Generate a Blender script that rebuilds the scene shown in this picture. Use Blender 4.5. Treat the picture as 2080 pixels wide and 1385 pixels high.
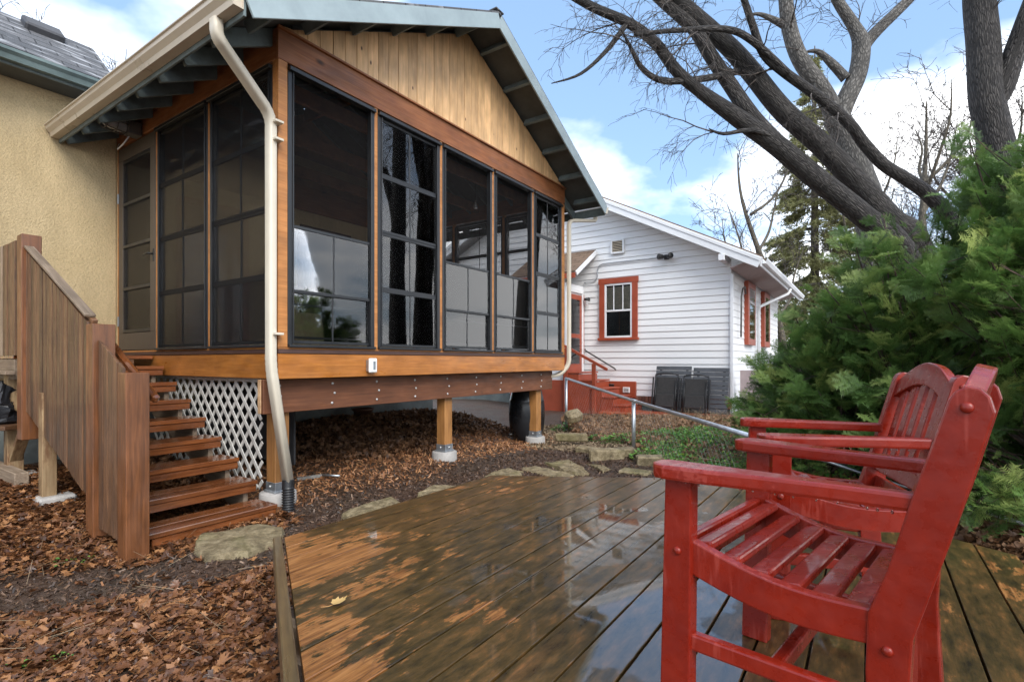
import bpy, math, random
import numpy as np
from mathutils import Vector, Matrix
rad = math.radians
for o in list(bpy.data.objects): bpy.data.objects.remove(o)
scene = bpy.context.scene
COL = scene.collection

# ------------------------------------------------------------------ camera
CAMZ = 1.07
cam_d = bpy.data.cameras.new("camera"); cam = bpy.data.objects.new("camera", cam_d); COL.objects.link(cam)
cam.location = (0, 0, CAMZ); cam.rotation_euler = (rad(90), 0, 0)
cam_d.sensor_width = 36; cam_d.lens = 18.398; cam_d.shift_y = 0.01947
cam_d.clip_start = 0.05; cam_d.clip_end = 2000
scene.camera = cam

# ------------------------------------------------------------------ world, sun, exposure
SUN_EL, SUN_AZ = rad(40), rad(155)     # azimuth measured from +Y clockwise (toward +X)
world = bpy.data.worlds.new("World"); scene.world = world; world.use_nodes = True
wn = world.node_tree.nodes; wl = world.node_tree.links
for n in list(wn): wn.remove(n)
def wnode(t, **k):
    n = wn.new(t)
    for a, b in k.items(): setattr(n, a, b)
    return n
sky = wnode('ShaderNodeTexSky', sky_type='NISHITA', sun_disc=False)
sky.sun_elevation = SUN_EL; sky.sun_rotation = SUN_AZ
sky.air_density = 1.0; sky.dust_density = 0.6; sky.ozone_density = 2.0
tc = wnode('ShaderNodeTexCoord')
sep = wnode('ShaderNodeSeparateXYZ'); wl.new(tc.outputs['Generated'], sep.inputs[0])
mx = wnode('ShaderNodeMath', operation='MAXIMUM'); wl.new(sep.outputs['Z'], mx.inputs[0]); mx.inputs[1].default_value = 0.0
ad = wnode('ShaderNodeMath', operation='ADD'); wl.new(mx.outputs[0], ad.inputs[0]); ad.inputs[1].default_value = 0.28
dx = wnode('ShaderNodeMath', operation='DIVIDE'); wl.new(sep.outputs['X'], dx.inputs[0]); wl.new(ad.outputs[0], dx.inputs[1])
dy = wnode('ShaderNodeMath', operation='DIVIDE'); wl.new(sep.outputs['Y'], dy.inputs[0]); wl.new(ad.outputs[0], dy.inputs[1])
cmb = wnode('ShaderNodeCombineXYZ'); wl.new(dx.outputs[0], cmb.inputs[0]); wl.new(dy.outputs[0], cmb.inputs[1])
cmap = wnode('ShaderNodeMapping'); wl.new(cmb.outputs[0], cmap.inputs[0]); cmap.inputs['Location'].default_value = (3.9, 1.7, 0)
nz = wnode('ShaderNodeTexNoise'); wl.new(cmap.outputs[0], nz.inputs['Vector'])
nz.inputs['Scale'].default_value = 0.95; nz.inputs['Detail'].default_value = 7; nz.inputs['Roughness'].default_value = 0.5
# thin veil low over the horizon, as the photograph shows behind the trees
hz = wnode('ShaderNodeMapRange'); wl.new(sep.outputs['Z'], hz.inputs[0])
hz.inputs[1].default_value = 0.0; hz.inputs[2].default_value = 0.30; hz.inputs[3].default_value = 0.11; hz.inputs[4].default_value = 0.0
sm = wnode('ShaderNodeMath', operation='ADD'); wl.new(nz.outputs['Fac'], sm.inputs[0]); wl.new(hz.outputs[0], sm.inputs[1])
cr = wnode('ShaderNodeValToRGB'); wl.new(sm.outputs[0], cr.inputs[0])
cr.color_ramp.elements[0].position = 0.48; cr.color_ramp.elements[0].color = (0, 0, 0, 1)
cr.color_ramp.elements[1].position = 0.62; cr.color_ramp.elements[1].color = (1, 1, 1, 1)
bgs = wnode('ShaderNodeBackground'); wl.new(sky.outputs[0], bgs.inputs[0]); bgs.inputs[1].default_value = 0.10
bgc = wnode('ShaderNodeBackground'); bgc.inputs[0].default_value = (0.975, 0.985, 1.0, 1); bgc.inputs[1].default_value = 0.82
veil = wnode('ShaderNodeBackground'); veil.inputs[0].default_value = (0.37, 0.58, 0.90, 1); veil.inputs[1].default_value = 0.36
m0 = wnode('ShaderNodeMixShader'); m0.inputs[0].default_value = 0.62; wl.new(bgs.outputs[0], m0.inputs[1]); wl.new(veil.outputs[0], m0.inputs[2])
m1 = wnode('ShaderNodeMixShader'); wl.new(cr.outputs[0], m1.inputs[0]); wl.new(m0.outputs[0], m1.inputs[1]); wl.new(bgc.outputs[0], m1.inputs[2])
wo = wnode('ShaderNodeOutputWorld'); wl.new(m1.outputs[0], wo.inputs[0])

sun_d = bpy.data.lights.new("sun", 'SUN'); sun_d.energy = 1.1; sun_d.angle = rad(35); sun_d.color = (1.0, 0.96, 0.9)
sun = bpy.data.objects.new("sun", sun_d); COL.objects.link(sun)
to_sun = Vector((math.sin(SUN_AZ) * math.cos(SUN_EL), math.cos(SUN_AZ) * math.cos(SUN_EL), math.sin(SUN_EL)))
sun.rotation_euler = (-to_sun).to_track_quat('-Z', 'Y').to_euler(); sun.location = to_sun * 40
scene.view_settings.view_transform = 'Standard'; scene.view_settings.look = 'None'
scene.view_settings.exposure = 1.75; scene.view_settings.gamma = 1.0
scene.view_settings.use_curve_mapping = False
scene.cycles.transparent_max_bounces = 16

# ------------------------------------------------------------------ frames of reference
X, Y, Z = Vector((1, 0, 0)), Vector((0, 1, 0)), Vector((0, 0, 1))
A = Vector((0.563, 0.8264, 0)).normalized()        # along the porch front, to the right and away
B = Vector((-A.y, A.x, 0))                         # along the porch side, to the left and away
C0 = Vector((-2.01, 4.50, 0))                      # ground point below the porch corner
F = 1063.0
def at(px, py, d): return Vector(((px - 1040) / F * d, d, CAMZ + (733 - py) / F * d))
def ongr(px, py, z): return at(px, py, (CAMZ - z) * F / (py - 733))
def pf(a, b, z=0): return C0 + A * a + B * b + Z * z

# ------------------------------------------------------------------ materials
MATS = {}
def nodes_of(name):
    m = bpy.data.materials.new(name); m.use_nodes = True
    nt = m.node_tree; b = nt.nodes['Principled BSDF']
    return m, nt, b
def N(nt, t, ins=None, **k):
    n = nt.nodes.new(t)
    for a, v in k.items(): setattr(n, a, v)
    for i, v in (ins or {}).items():
        s = n.inputs[i]
        if hasattr(v, 'is_output'): nt.links.new(v, s)
        else: s.default_value = v
    return n
def ramp(nt, fac, stops):
    r = N(nt, 'ShaderNodeValToRGB', {0: fac}); e = r.color_ramp.elements
    while len(e) < len(stops): e.new(0.5)
    for i, (p, c) in enumerate(stops):
        e[i].position = p; e[i].color = (c[0], c[1], c[2], 1) if hasattr(c, '__len__') else (c, c, c, 1)
    return r
def mixc(nt, fac, a, b, mode='MIX'):
    n = N(nt, 'ShaderNodeMix', data_type='RGBA', blend_type=mode)
    for i, v in ((0, fac), (6, a), (7, b)):
        if hasattr(v, 'is_output'): nt.links.new(v, n.inputs[i])
        else: n.inputs[i].default_value = v if not hasattr(v, '__len__') else (v[0], v[1], v[2], 1)
    return n.outputs[2]
def coords(nt, scale=(1, 1, 1), rnd=True, world=False):
    if world: v = N(nt, 'ShaderNodeNewGeometry').outputs['Position']
    else: v = N(nt, 'ShaderNodeTexCoord').outputs['Object']
    mp = N(nt, 'ShaderNodeMapping', {0: v}); mp.inputs['Scale'].default_value = scale
    if rnd and not world:
        oi = N(nt, 'ShaderNodeObjectInfo')
        mu = N(nt, 'ShaderNodeVectorMath', {0: (37.1, 91.7, 53.3)}, operation='SCALE'); nt.links.new(oi.outputs['Random'], mu.inputs['Scale'])
        nt.links.new(mu.outputs[0], mp.inputs['Location'])
    return mp.outputs[0]
def bump(nt, b, h, strength=.3, dist=.01):
    bp = N(nt, 'ShaderNodeBump', {'Height': h}); bp.inputs['Strength'].default_value = strength; bp.inputs['Distance'].default_value = dist
    nt.links.new(bp.outputs[0], b.inputs['Normal'])
def wood(name, light, dark, rough=.45, grain=1.0, knots=.0, vary=.25, knotcol=(.05, .02, .01), wet=0, stain=None, stain_amt=.0, streak=None):
    m, nt, b = nodes_of(name)
    g = coords(nt, (1.3, 26 * grain, 26 * grain))
    n1 = N(nt, 'ShaderNodeTexNoise', {'Vector': g, 'Scale': 2.0, 'Detail': 6.0, 'Roughness': .62, 'Distortion': .5})
    c = ramp(nt, n1.outputs[0], [(.28, dark), (.5, [(a + d) / 2 for a, d in zip(light, dark)]), (.68, light)]).outputs[0]
    n2 = N(nt, 'ShaderNodeTexNoise', {'Vector': coords(nt, (2.2, 5, 5)), 'Scale': 1.6, 'Detail': 4.0})
    sh = ramp(nt, n2.outputs[0], [(.3, .62), (.72, 1.18)]).outputs[0]
    c = mixc(nt, .75, c, sh, 'MULTIPLY')
    oi = N(nt, 'ShaderNodeObjectInfo')
    rv = N(nt, 'ShaderNodeMapRange', {0: oi.outputs['Random'], 3: 1 - vary, 4: 1 + vary})
    c = mixc(nt, 1.0, c, N(nt, 'ShaderNodeCombineColor', {0: rv.outputs[0], 1: rv.outputs[0], 2: rv.outputs[0]}).outputs[0], 'MULTIPLY')
    if knots > 0:
        vo = N(nt, 'ShaderNodeTexVoronoi', {'Vector': coords(nt, (1.0, 1.9, 1.9)), 'Scale': knots})
        vo.inputs['Randomness'].default_value = 1.0
        k = ramp(nt, vo.outputs['Distance'], [(.035, 1.0), (.085, .0)]).outputs[0]
        c = mixc(nt, k, c, knotcol)
    if stain:
        n3 = N(nt, 'ShaderNodeTexNoise', {'Vector': coords(nt, (.9, 3, 3)), 'Scale': 2.2, 'Detail': 5.0, 'Roughness': .7})
        k = ramp(nt, n3.outputs[0], [(.5 - stain_amt * .3, 0.0), (.62 - stain_amt * .3, 1.0)]).outputs[0]
        c = mixc(nt, k, c, stain)
    nt.links.new(c, b.inputs['Base Color'])
    n4 = N(nt, 'ShaderNodeTexNoise', {'Vector': coords(nt, (1, 4, 4)), 'Scale': 5.0, 'Detail': 3.0})
    rr = N(nt, 'ShaderNodeMapRange', {0: n4.outputs[0], 1: .3, 2: .7, 3: max(.05, rough - .15), 4: rough + .15})
    nt.links.new(rr.outputs[0], b.inputs['Roughness'])
    if wet: b.inputs['Coat Weight'].default_value = wet; b.inputs['Coat Roughness'].default_value = .12
    bump(nt, b, n1.outputs[0], .22, .004)
    MATS[name] = m; return m
def plain(name, col, rough=.5, metal=0, noise=.12, nscale=6, bumpamt=.0, bscale=60, coat=0, world=False, spec=None):
    m, nt, b = nodes_of(name)
    co = coords(nt, world=world)
    n1 = N(nt, 'ShaderNodeTexNoise', {'Vector': co, 'Scale': nscale, 'Detail': 6.0, 'Roughness': .65})
    lo = [max(0, c * (1 - 1.8 * noise)) for c in col]; hi = [min(1, c * (1 + 1.2 * noise)) for c in col]
    c = ramp(nt, n1.outputs[0], [(.28, lo), (.7, hi)]).outputs[0]
    nt.links.new(c, b.inputs['Base Color'])
    rr = N(nt, 'ShaderNodeMapRange', {0: n1.outputs[0], 1: .3, 2: .7, 3: max(.03, rough - .08), 4: min(1, rough + .1)})
    nt.links.new(rr.outputs[0], b.inputs['Roughness'])
    b.inputs['Metallic'].default_value = metal; b.inputs['Coat Weight'].default_value = coat
    b.inputs['Coat Roughness'].default_value = .1
    if bumpamt:
        n2 = N(nt, 'ShaderNodeTexNoise', {'Vector': co, 'Scale': bscale, 'Detail': 4.0})
        bump(nt, b, n2.outputs[0], bumpamt, .01)
    MATS[name] = m; return m

wood('cedar', (.80, .51, .265), (.60, .35, .155), rough=.5, knots=3.2, vary=.16, knotcol=(.07, .025, .01))
wood('header_wood', (.33, .125, .042), (.20, .062, .02), rough=.5, knots=1.3, vary=.1)
wood('rim_wood', (.46, .175, .036), (.30, .10, .018), rough=.42, knots=1.2, vary=.08, wet=.25)
wood('stud_wood', (.50, .215, .062), (.34, .125, .03), rough=.5, knots=1.8, vary=.12)
wood('beam_wood', (.20, .075, .032), (.115, .040, .017), rough=.6, knots=1.3, vary=.06)
wood('post_wood', (.42, .20, .062), (.27, .115, .032), rough=.55, knots=1.6, vary=.12)
wood('end_wood', (.62, .42, .24), (.45, .24, .11), rough=.7)
wood('tread_wood', (.25, .082, .025), (.115, .033, .010), rough=.22, vary=.2, wet=.9, knots=.0)
wood('guard_wood', (.15, .073, .034), (.055, .026, .013), rough=.5, vary=.45, stain=(.055, .030, .019), stain_amt=-.22, wet=.15)
wood('newel_wood', (.215, .080, .028), (.09, .033, .012), rough=.45, vary=.14, knots=1.2, stain=(.10, .040, .018), stain_amt=-.2, wet=.2)
wood('grey_wood', (.33, .25, .18), (.16, .11, .07), rough=.7, vary=.25)
wood('pale_post', (.40, .28, .15), (.25, .15, .07), rough=.65, vary=.15, stain=(.14, .07, .03), stain_amt=.1)
plain('white_slat', (.50, .485, .45), .5, noise=.16, nscale=14)
plain('fascia_blue', (.29, .355, .37), .5, noise=.10, nscale=3)
plain('soffit_dark', (.075, .080, .075), .7, noise=.2)
plain('rafter_paint', (.13, .165, .165), .6, noise=.25)
plain('ceiling_brown', (.26, .105, .045), .7, noise=.25)
plain('gutter_tan', (.52, .44, .335), .32, noise=.06, nscale=3, spec=.5)
plain('spout_cream', (.60, .54, .43), .35, noise=.06, nscale=3)
plain('gutter_green', (.12, .165, .16), .4, noise=.2, nscale=4)
plain('frame_black', (.018, .019, .021), .38, noise=.2)
plain('door_bronze', (.085, .066, .05), .5, noise=.12)
plain('brown_trim', (.07, .035, .027), .5, noise=.15)
plain('black_plastic', (.010, .011, .013), .28, noise=.3, nscale=3)
plain('corrugated_black', (.012, .012, .013), .4, noise=.2)
plain('white_plastic', (.75, .75, .73), .35, noise=.03)
plain('galvanised', (.42, .45, .48), .42, metal=.85, noise=.12, nscale=12)
plain('rail_steel', (.50, .53, .56), .38, metal=.8, noise=.15, nscale=8)
plain('bolt_steel', (.62, .62, .60), .4, metal=.6, noise=.1)
plain('concrete', (.38, .36, .335), .85, noise=.14, nscale=9, bumpamt=.3, bscale=40)
plain('foundation', (.15, .165, .155), .85, noise=.25, nscale=2.5, bumpamt=.3, bscale=30)
plain('red_house', (.33, .062, .026), .45, noise=.12, nscale=4, coat=.15)
plain('red_walk', (.46, .085, .024), .35, noise=.2, nscale=5, coat=.3)
plain('white_trim', (.76, .77, .78), .45, noise=.04, nscale=2)
plain('eave_pink', (.42, .34, .33), .6, noise=.1)
plain('bag_black', (.012, .013, .016), .38, noise=.3, bumpamt=.8, bscale=9)
plain('pot_brown', (.12, .055, .032), .5, noise=.2)
plain('grey_slat', (.075, .08, .088), .5, noise=.2)
plain('fabric_black', (.032, .030, .028), .65, noise=.3, nscale=20)
plain('lamp_metal', (.14, .13, .12), .45, metal=.5, noise=.2)
plain('dark_lamp', (.02, .02, .02), .4, noise=.2)
plain('blind', (.62, .53, .40), .7, noise=.1)
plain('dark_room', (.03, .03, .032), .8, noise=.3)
plain('roof_vent_grey', (.06, .06, .065), .6, noise=.2)
plain('brass_bulb', (.05, .045, .04), .4, noise=.1)
plain('door_red', (.26, .058, .022), .5, noise=.1)
plain('plank_grey', (.20, .19, .17), .7, noise=.3)

def mat_red():
    m, nt, b = nodes_of('red_paint'); co = coords(nt)
    n1 = N(nt, 'ShaderNodeTexNoise', {'Vector': co, 'Scale': 9.0, 'Detail': 6.0, 'Roughness': .7})
    c = ramp(nt, n1.outputs[0], [(.3, (.160, .0078, .0026)), (.7, (.235, .0150, .0045))]).outputs[0]
    # paint rubbed thin along the grain
    n2 = N(nt, 'ShaderNodeTexNoise', {'Vector': coords(nt, (70, 70, 5)), 'Scale': 1.2, 'Detail': 3.0})
    n3 = N(nt, 'ShaderNodeTexNoise', {'Vector': coords(nt, (5, 5, 3)), 'Scale': 1.3, 'Detail': 2.0})
    mu = N(nt, 'ShaderNodeMath', {0: n2.outputs[0], 1: n3.outputs[0]}, operation='MULTIPLY')
    k = ramp(nt, mu.outputs[0], [(.32, 0.0), (.39, .42)]).outputs[0]
    c = mixc(nt, k, c, (.36, .060, .042)); nt.links.new(c, b.inputs['Base Color'])
    n4 = N(nt, 'ShaderNodeTexNoise', {'Vector': co, 'Scale': 30.0, 'Detail': 4.0})
    rr = N(nt, 'ShaderNodeMapRange', {0: n4.outputs[0], 1: .35, 2: .65, 3: .22, 4: .46}); nt.links.new(rr.outputs[0], b.inputs['Roughness'])
    b.inputs['Coat Weight'].default_value = .32; b.inputs['Coat Roughness'].default_value = .05; b.inputs['Specular IOR Level'].default_value = .32
    vo = N(nt, 'ShaderNodeTexNoise', {'Vector': co, 'Scale': 55.0, 'Detail': 3.0}); bump(nt, b, vo.outputs[0], .16, .004)
    MATS['red_paint'] = m
mat_red()
def mat_stucco():
    m, nt, b = nodes_of('stucco'); co = coords(nt, world=True)
    n1 = N(nt, 'ShaderNodeTexNoise', {'Vector': co, 'Scale': 1.2, 'Detail': 5.0})
    c = ramp(nt, n1.outputs[0], [(.3, (.53, .40, .215)), (.7, (.63, .49, .285))]).outputs[0]
    n2 = N(nt, 'ShaderNodeTexNoise', {'Vector': co, 'Scale': 55.0, 'Detail': 6.0, 'Roughness': .7})
    dk = ramp(nt, n2.outputs[0], [(.3, .72), (.6, 1.08)]).outputs[0]
    n3 = N(nt, 'ShaderNodeTexNoise', {'Vector': coords(nt, (1.1, 1.1, .25), world=True), 'Scale': 2.2, 'Detail': 6.0, 'Roughness': .65})
    c = mixc(nt, .7, c, ramp(nt, n3.outputs[0], [(.32, .78), (.6, 1.06)]).outputs[0], 'MULTIPLY')
    nt.links.new(mixc(nt, .8, c, dk, 'MULTIPLY'), b.inputs['Base Color']); b.inputs['Roughness'].default_value = .9
    bump(nt, b, n2.outputs[0], .9, .02); MATS['stucco'] = m
mat_stucco()
def mat_siding():
    m, nt, b = nodes_of('siding'); co = coords(nt, (.6, 30, 30))
    n1 = N(nt, 'ShaderNodeTexNoise', {'Vector': co, 'Scale': 2.0, 'Detail': 5.0})
    n2 = N(nt, 'ShaderNodeTexNoise', {'Vector': coords(nt, world=True), 'Scale': .7, 'Detail': 4.0})
    c = ramp(nt, n2.outputs[0], [(.3, (.74, .74, .74)), (.7, (.82, .82, .815))]).outputs[0]
    nt.links.new(c, b.inputs['Base Color']); b.inputs['Roughness'].default_value = .55
    bump(nt, b, n1.outputs[0], .15, .004); MATS['siding'] = m
mat_siding()
def mat_shingle(name, c0, c1, frost=0.0):
    m, nt, b = nodes_of(name)
    uv = coords(nt, (1, 1, 1), rnd=False)
    br = N(nt, 'ShaderNodeTexBrick', {'Vector': uv, 'Color1': (*c0, 1), 'Color2': (*c1, 1), 'Mortar': (c0[0] * .25, c0[1] * .25, c0[2] * .25, 1), 'Scale': 1.0})
    br.inputs['Mortar Size'].default_value = .008; br.inputs['Brick Width'].default_value = .31; br.inputs['Row Height'].default_value = .14; br.inputs['Bias'].default_value = 0
    n2 = N(nt, 'ShaderNodeTexNoise', {'Vector': uv, 'Scale': 120.0, 'Detail': 3.0})
    c = mixc(nt, .5, br.outputs[0], ramp(nt, n2.outputs[0], [(.35, .5), (.65, 1.4)]).outputs[0], 'MULTIPLY')
    if frost:
        n3 = N(nt, 'ShaderNodeTexNoise', {'Vector': coords(nt, (2, 9, 1), rnd=False), 'Scale': 1.5, 'Detail': 5.0})
        c = mixc(nt, ramp(nt, n3.outputs[0], [(.55, 0.0), (.68, frost)]).outputs[0], c, (.45, .46, .48))
    nt.links.new(c, b.inputs['Base Color']); b.inputs['Roughness'].default_value = .8
    bump(nt, b, n2.outputs[0], .5, .01); MATS[name] = m
mat_shingle('shingle_grey', (.075, .078, .085), (.12, .12, .125), .7)
mat_shingle('shingle_brown', (.15, .095, .06), (.20, .13, .085))
def mat_pane(name, tint, rough=.03, wav=.12, ior=1.5, mult=1.0):
    m, nt, b = nodes_of(name); nt.nodes.remove(b)
    fr = N(nt, 'ShaderNodeFresnel', {'IOR': ior})
    gl = N(nt, 'ShaderNodeBsdfGlossy', {'Color': (1, 1, 1, 1), 'Roughness': rough})
    tr = N(nt, 'ShaderNodeBsdfTransparent', {'Color': (*tint, 1)})
    n1 = N(nt, 'ShaderNodeTexNoise', {'Vector': coords(nt), 'Scale': 3.5, 'Detail': 2.0})
    bp = N(nt, 'ShaderNodeBump', {'Height': n1.outputs[0]}); bp.inputs['Strength'].default_value = wav; bp.inputs['Distance'].default_value = .03
    nt.links.new(bp.outputs[0], gl.inputs['Normal'])
    mu = N(nt, 'ShaderNodeMath', {0: fr.outputs[0], 1: mult}, operation='MULTIPLY', use_clamp=True)
    mi = N(nt, 'ShaderNodeMixShader', {0: mu.outputs[0], 1: tr.outputs[0], 2: gl.outputs[0]})
    nt.links.new(mi.outputs[0], nt.nodes['Material Output'].inputs[0]); MATS[name] = m
mat_pane('vinyl_pane', (.94, .94, .95), .02, .007, 1.7, 1.05)
mat_pane('window_glass', (.85, .87, .88), .02, .006, 1.5, 1.2)
mat_pane('dull_pane', (.92, .92, .92), .08, .02, 1.4, .8)
def mat_screen(name='screen_mesh', amt=.22):
    m, nt, b = nodes_of(name); nt.nodes.remove(b)
    di = N(nt, 'ShaderNodeBsdfDiffuse', {'Color': (.022, .021, .021, 1)})
    tr = N(nt, 'ShaderNodeBsdfTransparent', {'Color': (1, 1, 1, 1)})
    mi = N(nt, 'ShaderNodeMixShader', {0: amt, 1: tr.outputs[0], 2: di.outputs[0]})
    nt.links.new(mi.outputs[0], nt.nodes['Material Output'].inputs[0]); MATS[name] = m
mat_screen(); mat_screen('dense_screen', .30)
def mat_bark(name, dark, light, scale=9.0, strength=.9):
    m, nt, b = nodes_of(name); co = coords(nt, world=True)
    ns = N(nt, 'ShaderNodeTexNoise', {'Vector': co, 'Scale': 3.0, 'Detail': 3.0})
    # ridges follow the limb: uv v runs along it
    uv = N(nt, 'ShaderNodeUVMap', uv_map='UVMap').outputs[0]
    mp = N(nt, 'ShaderNodeMapping', {0: uv}); mp.inputs['Scale'].default_value = (scale * 1.5, 3.4, 1)
    ds = mixc(nt, .06, mp.outputs[0], ns.outputs['Color'], 'ADD')
    vo = N(nt, 'ShaderNodeTexVoronoi', {'Vector': ds, 'Scale': 2.2}, feature='DISTANCE_TO_EDGE')
    n2 = N(nt, 'ShaderNodeTexNoise', {'Vector': mp.outputs[0], 'Scale': 6.0, 'Detail': 6.0})
    h = N(nt, 'ShaderNodeMath', {0: ramp(nt, vo.outputs[0], [(.0, 0.0), (.25, 1.0)]).outputs[0], 1: n2.outputs[0]}, operation='MULTIPLY')
    c = ramp(nt, h.outputs[0], [(.05, [x * .5 for x in dark]), (.3, dark), (.75, light)]).outputs[0]
    c = mixc(nt, .6, c, ramp(nt, ns.outputs[0], [(.3, .6), (.7, 1.3)]).outputs[0], 'MULTIPLY')
    nt.links.new(c, b.inputs['Base Color']); b.inputs['Roughness'].default_value = .75
    bump(nt, b, h.outputs[0], strength, .03); MATS[name] = m
mat_bark('bark_dark', (.038, .032, .028), (.15, .135, .122), 11, 1.0)
mat_bark('bark_grey', (.085, .078, .068), (.22, .205, .185), 6, .6)
mat_bark('bark_twig', (.060, .048, .040), (.15, .12, .10), 3, .2)
mat_bark('bark_far', (.10, .085, .06), (.20, .165, .115), 4, .3)
mat_bark('yew_bark', (.05, .028, .02), (.13, .075, .05), 4, .4)
def mat_leaf(name, c0, c1, c2, rough=.35, trans=.25, coat=0.):
    m, nt, b = nodes_of(name)
    at_ = N(nt, 'ShaderNodeAttribute', attribute_name='tint')
    c = ramp(nt, at_.outputs['Fac'], [(.0, c0), (.5, c1), (1.0, c2)]).outputs[0]
    nt.links.new(c, b.inputs['Base Color']); b.inputs['Roughness'].default_value = rough
    b.inputs['Coat Weight'].default_value = coat; b.inputs['Coat Roughness'].default_value = .15
    tl = N(nt, 'ShaderNodeBsdfTranslucent', {'Color': c})
    mi = N(nt, 'ShaderNodeMixShader', {0: trans, 1: b.outputs[0], 2: tl.outputs[0]})
    nt.links.new(mi.outputs[0], nt.nodes['Material Output'].inputs[0]); MATS[name] = m
mat_leaf('yew_needles', (.050, .095, .026), (.125, .235, .055), (.37, .44, .13), .5, .45)
mat_leaf('spruce_needles', (.15, .155, .06), (.25, .25, .10), (.34, .33, .15), .6, .25)
mat_leaf('dead_leaves', (.050, .020, .009), (.165, .065, .024), (.40, .19, .075), .42, .12, .06)
wood('deck_edge', (.13, .085, .035), (.05, .033, .014), rough=.4, vary=.1, wet=.4)
mat_leaf('dry_leaves', (.07, .034, .017), (.19, .090, .040), (.34, .19, .095), .6, .1)
mat_leaf('mulch', (.10, .042, .018), (.28, .12, .048), (.46, .25, .115), .6, .0)
mat_leaf('soil_bits', (.026, .015, .009), (.085, .047, .028), (.22, .13, .075), .5, .0)
mat_leaf('green_leaves', (.05, .14, .028), (.10, .27, .05), (.30, .42, .07), .4, .25)
mat_leaf('dry_stems', (.12, .085, .05), (.24, .17, .10), (.38, .29, .18), .7, .1)
mat_leaf('yellow_leaf', (.55, .33, .10), (.62, .40, .15), (.66, .45, .18), .4, .2)
def mat_drop():
    m, nt, b = nodes_of('water_drop'); b.inputs['Transmission Weight'].default_value = 1; b.inputs['IOR'].default_value = 1.33
    b.inputs['Roughness'].default_value = .02; MATS['water_drop'] = m
mat_drop()
def mat_bulb():
    m, nt, b = nodes_of('bulb_glass'); b.inputs['Transmission Weight'].default_value = .7; b.inputs['Roughness'].default_value = .05
    b.inputs['Base Color'].default_value = (.85, .85, .85, 1); MATS['bulb_glass'] = m
mat_bulb()
def mat_stone():
    m, nt, b = nodes_of('flagstone'); co = coords(nt)
    n1 = N(nt, 'ShaderNodeTexNoise', {'Vector': co, 'Scale': 11.0, 'Detail': 9.0, 'Roughness': .8})
    c = ramp(nt, n1.outputs[0], [(.3, (.045, .033, .018)), (.48, (.19, .145, .075)), (.66, (.40, .32, .195))]).outputs[0]
    n2 = N(nt, 'ShaderNodeTexNoise', {'Vector': co, 'Scale': 3.0, 'Detail': 4.0})
    c = mixc(nt, ramp(nt, n2.outputs[0], [(.5, 0.0), (.65, .5)]).outputs[0], c, (.13, .12, .035))
    nt.links.new(c, b.inputs['Base Color']); b.inputs['Roughness'].default_value = .6
    bump(nt, b, n1.outputs[0], .8, .03); MATS['flagstone'] = m
mat_stone()
def mat_ground():
    m, nt, b = nodes_of('soil'); co = coords(nt, world=True)
    n1 = N(nt, 'ShaderNodeTexNoise', {'Vector': co, 'Scale': 26.0, 'Detail': 9.0, 'Roughness': .75})
    n2 = N(nt, 'ShaderNodeTexNoise', {'Vector': co, 'Scale': 1.6, 'Detail': 5.0})
    c = ramp(nt, n1.outputs[0], [(.3, (.020, .013, .008)), (.5, (.065, .041, .026)), (.72, (.14, .095, .062))]).outputs[0]
    c = mixc(nt, ramp(nt, n2.outputs[0], [(.42, 0.0), (.6, .55)]).outputs[0], c, (.085, .040, .022))
    nt.links.new(c, b.inputs['Base Color'])
    rr = N(nt, 'ShaderNodeMapRange', {0: n1.outputs[0], 1: .3, 2: .7, 3: .35, 4: .75}); nt.links.new(rr.outputs[0], b.inputs['Roughness'])
    bump(nt, b, n1.outputs[0], .9, .03); MATS['soil'] = m
mat_ground()
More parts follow.
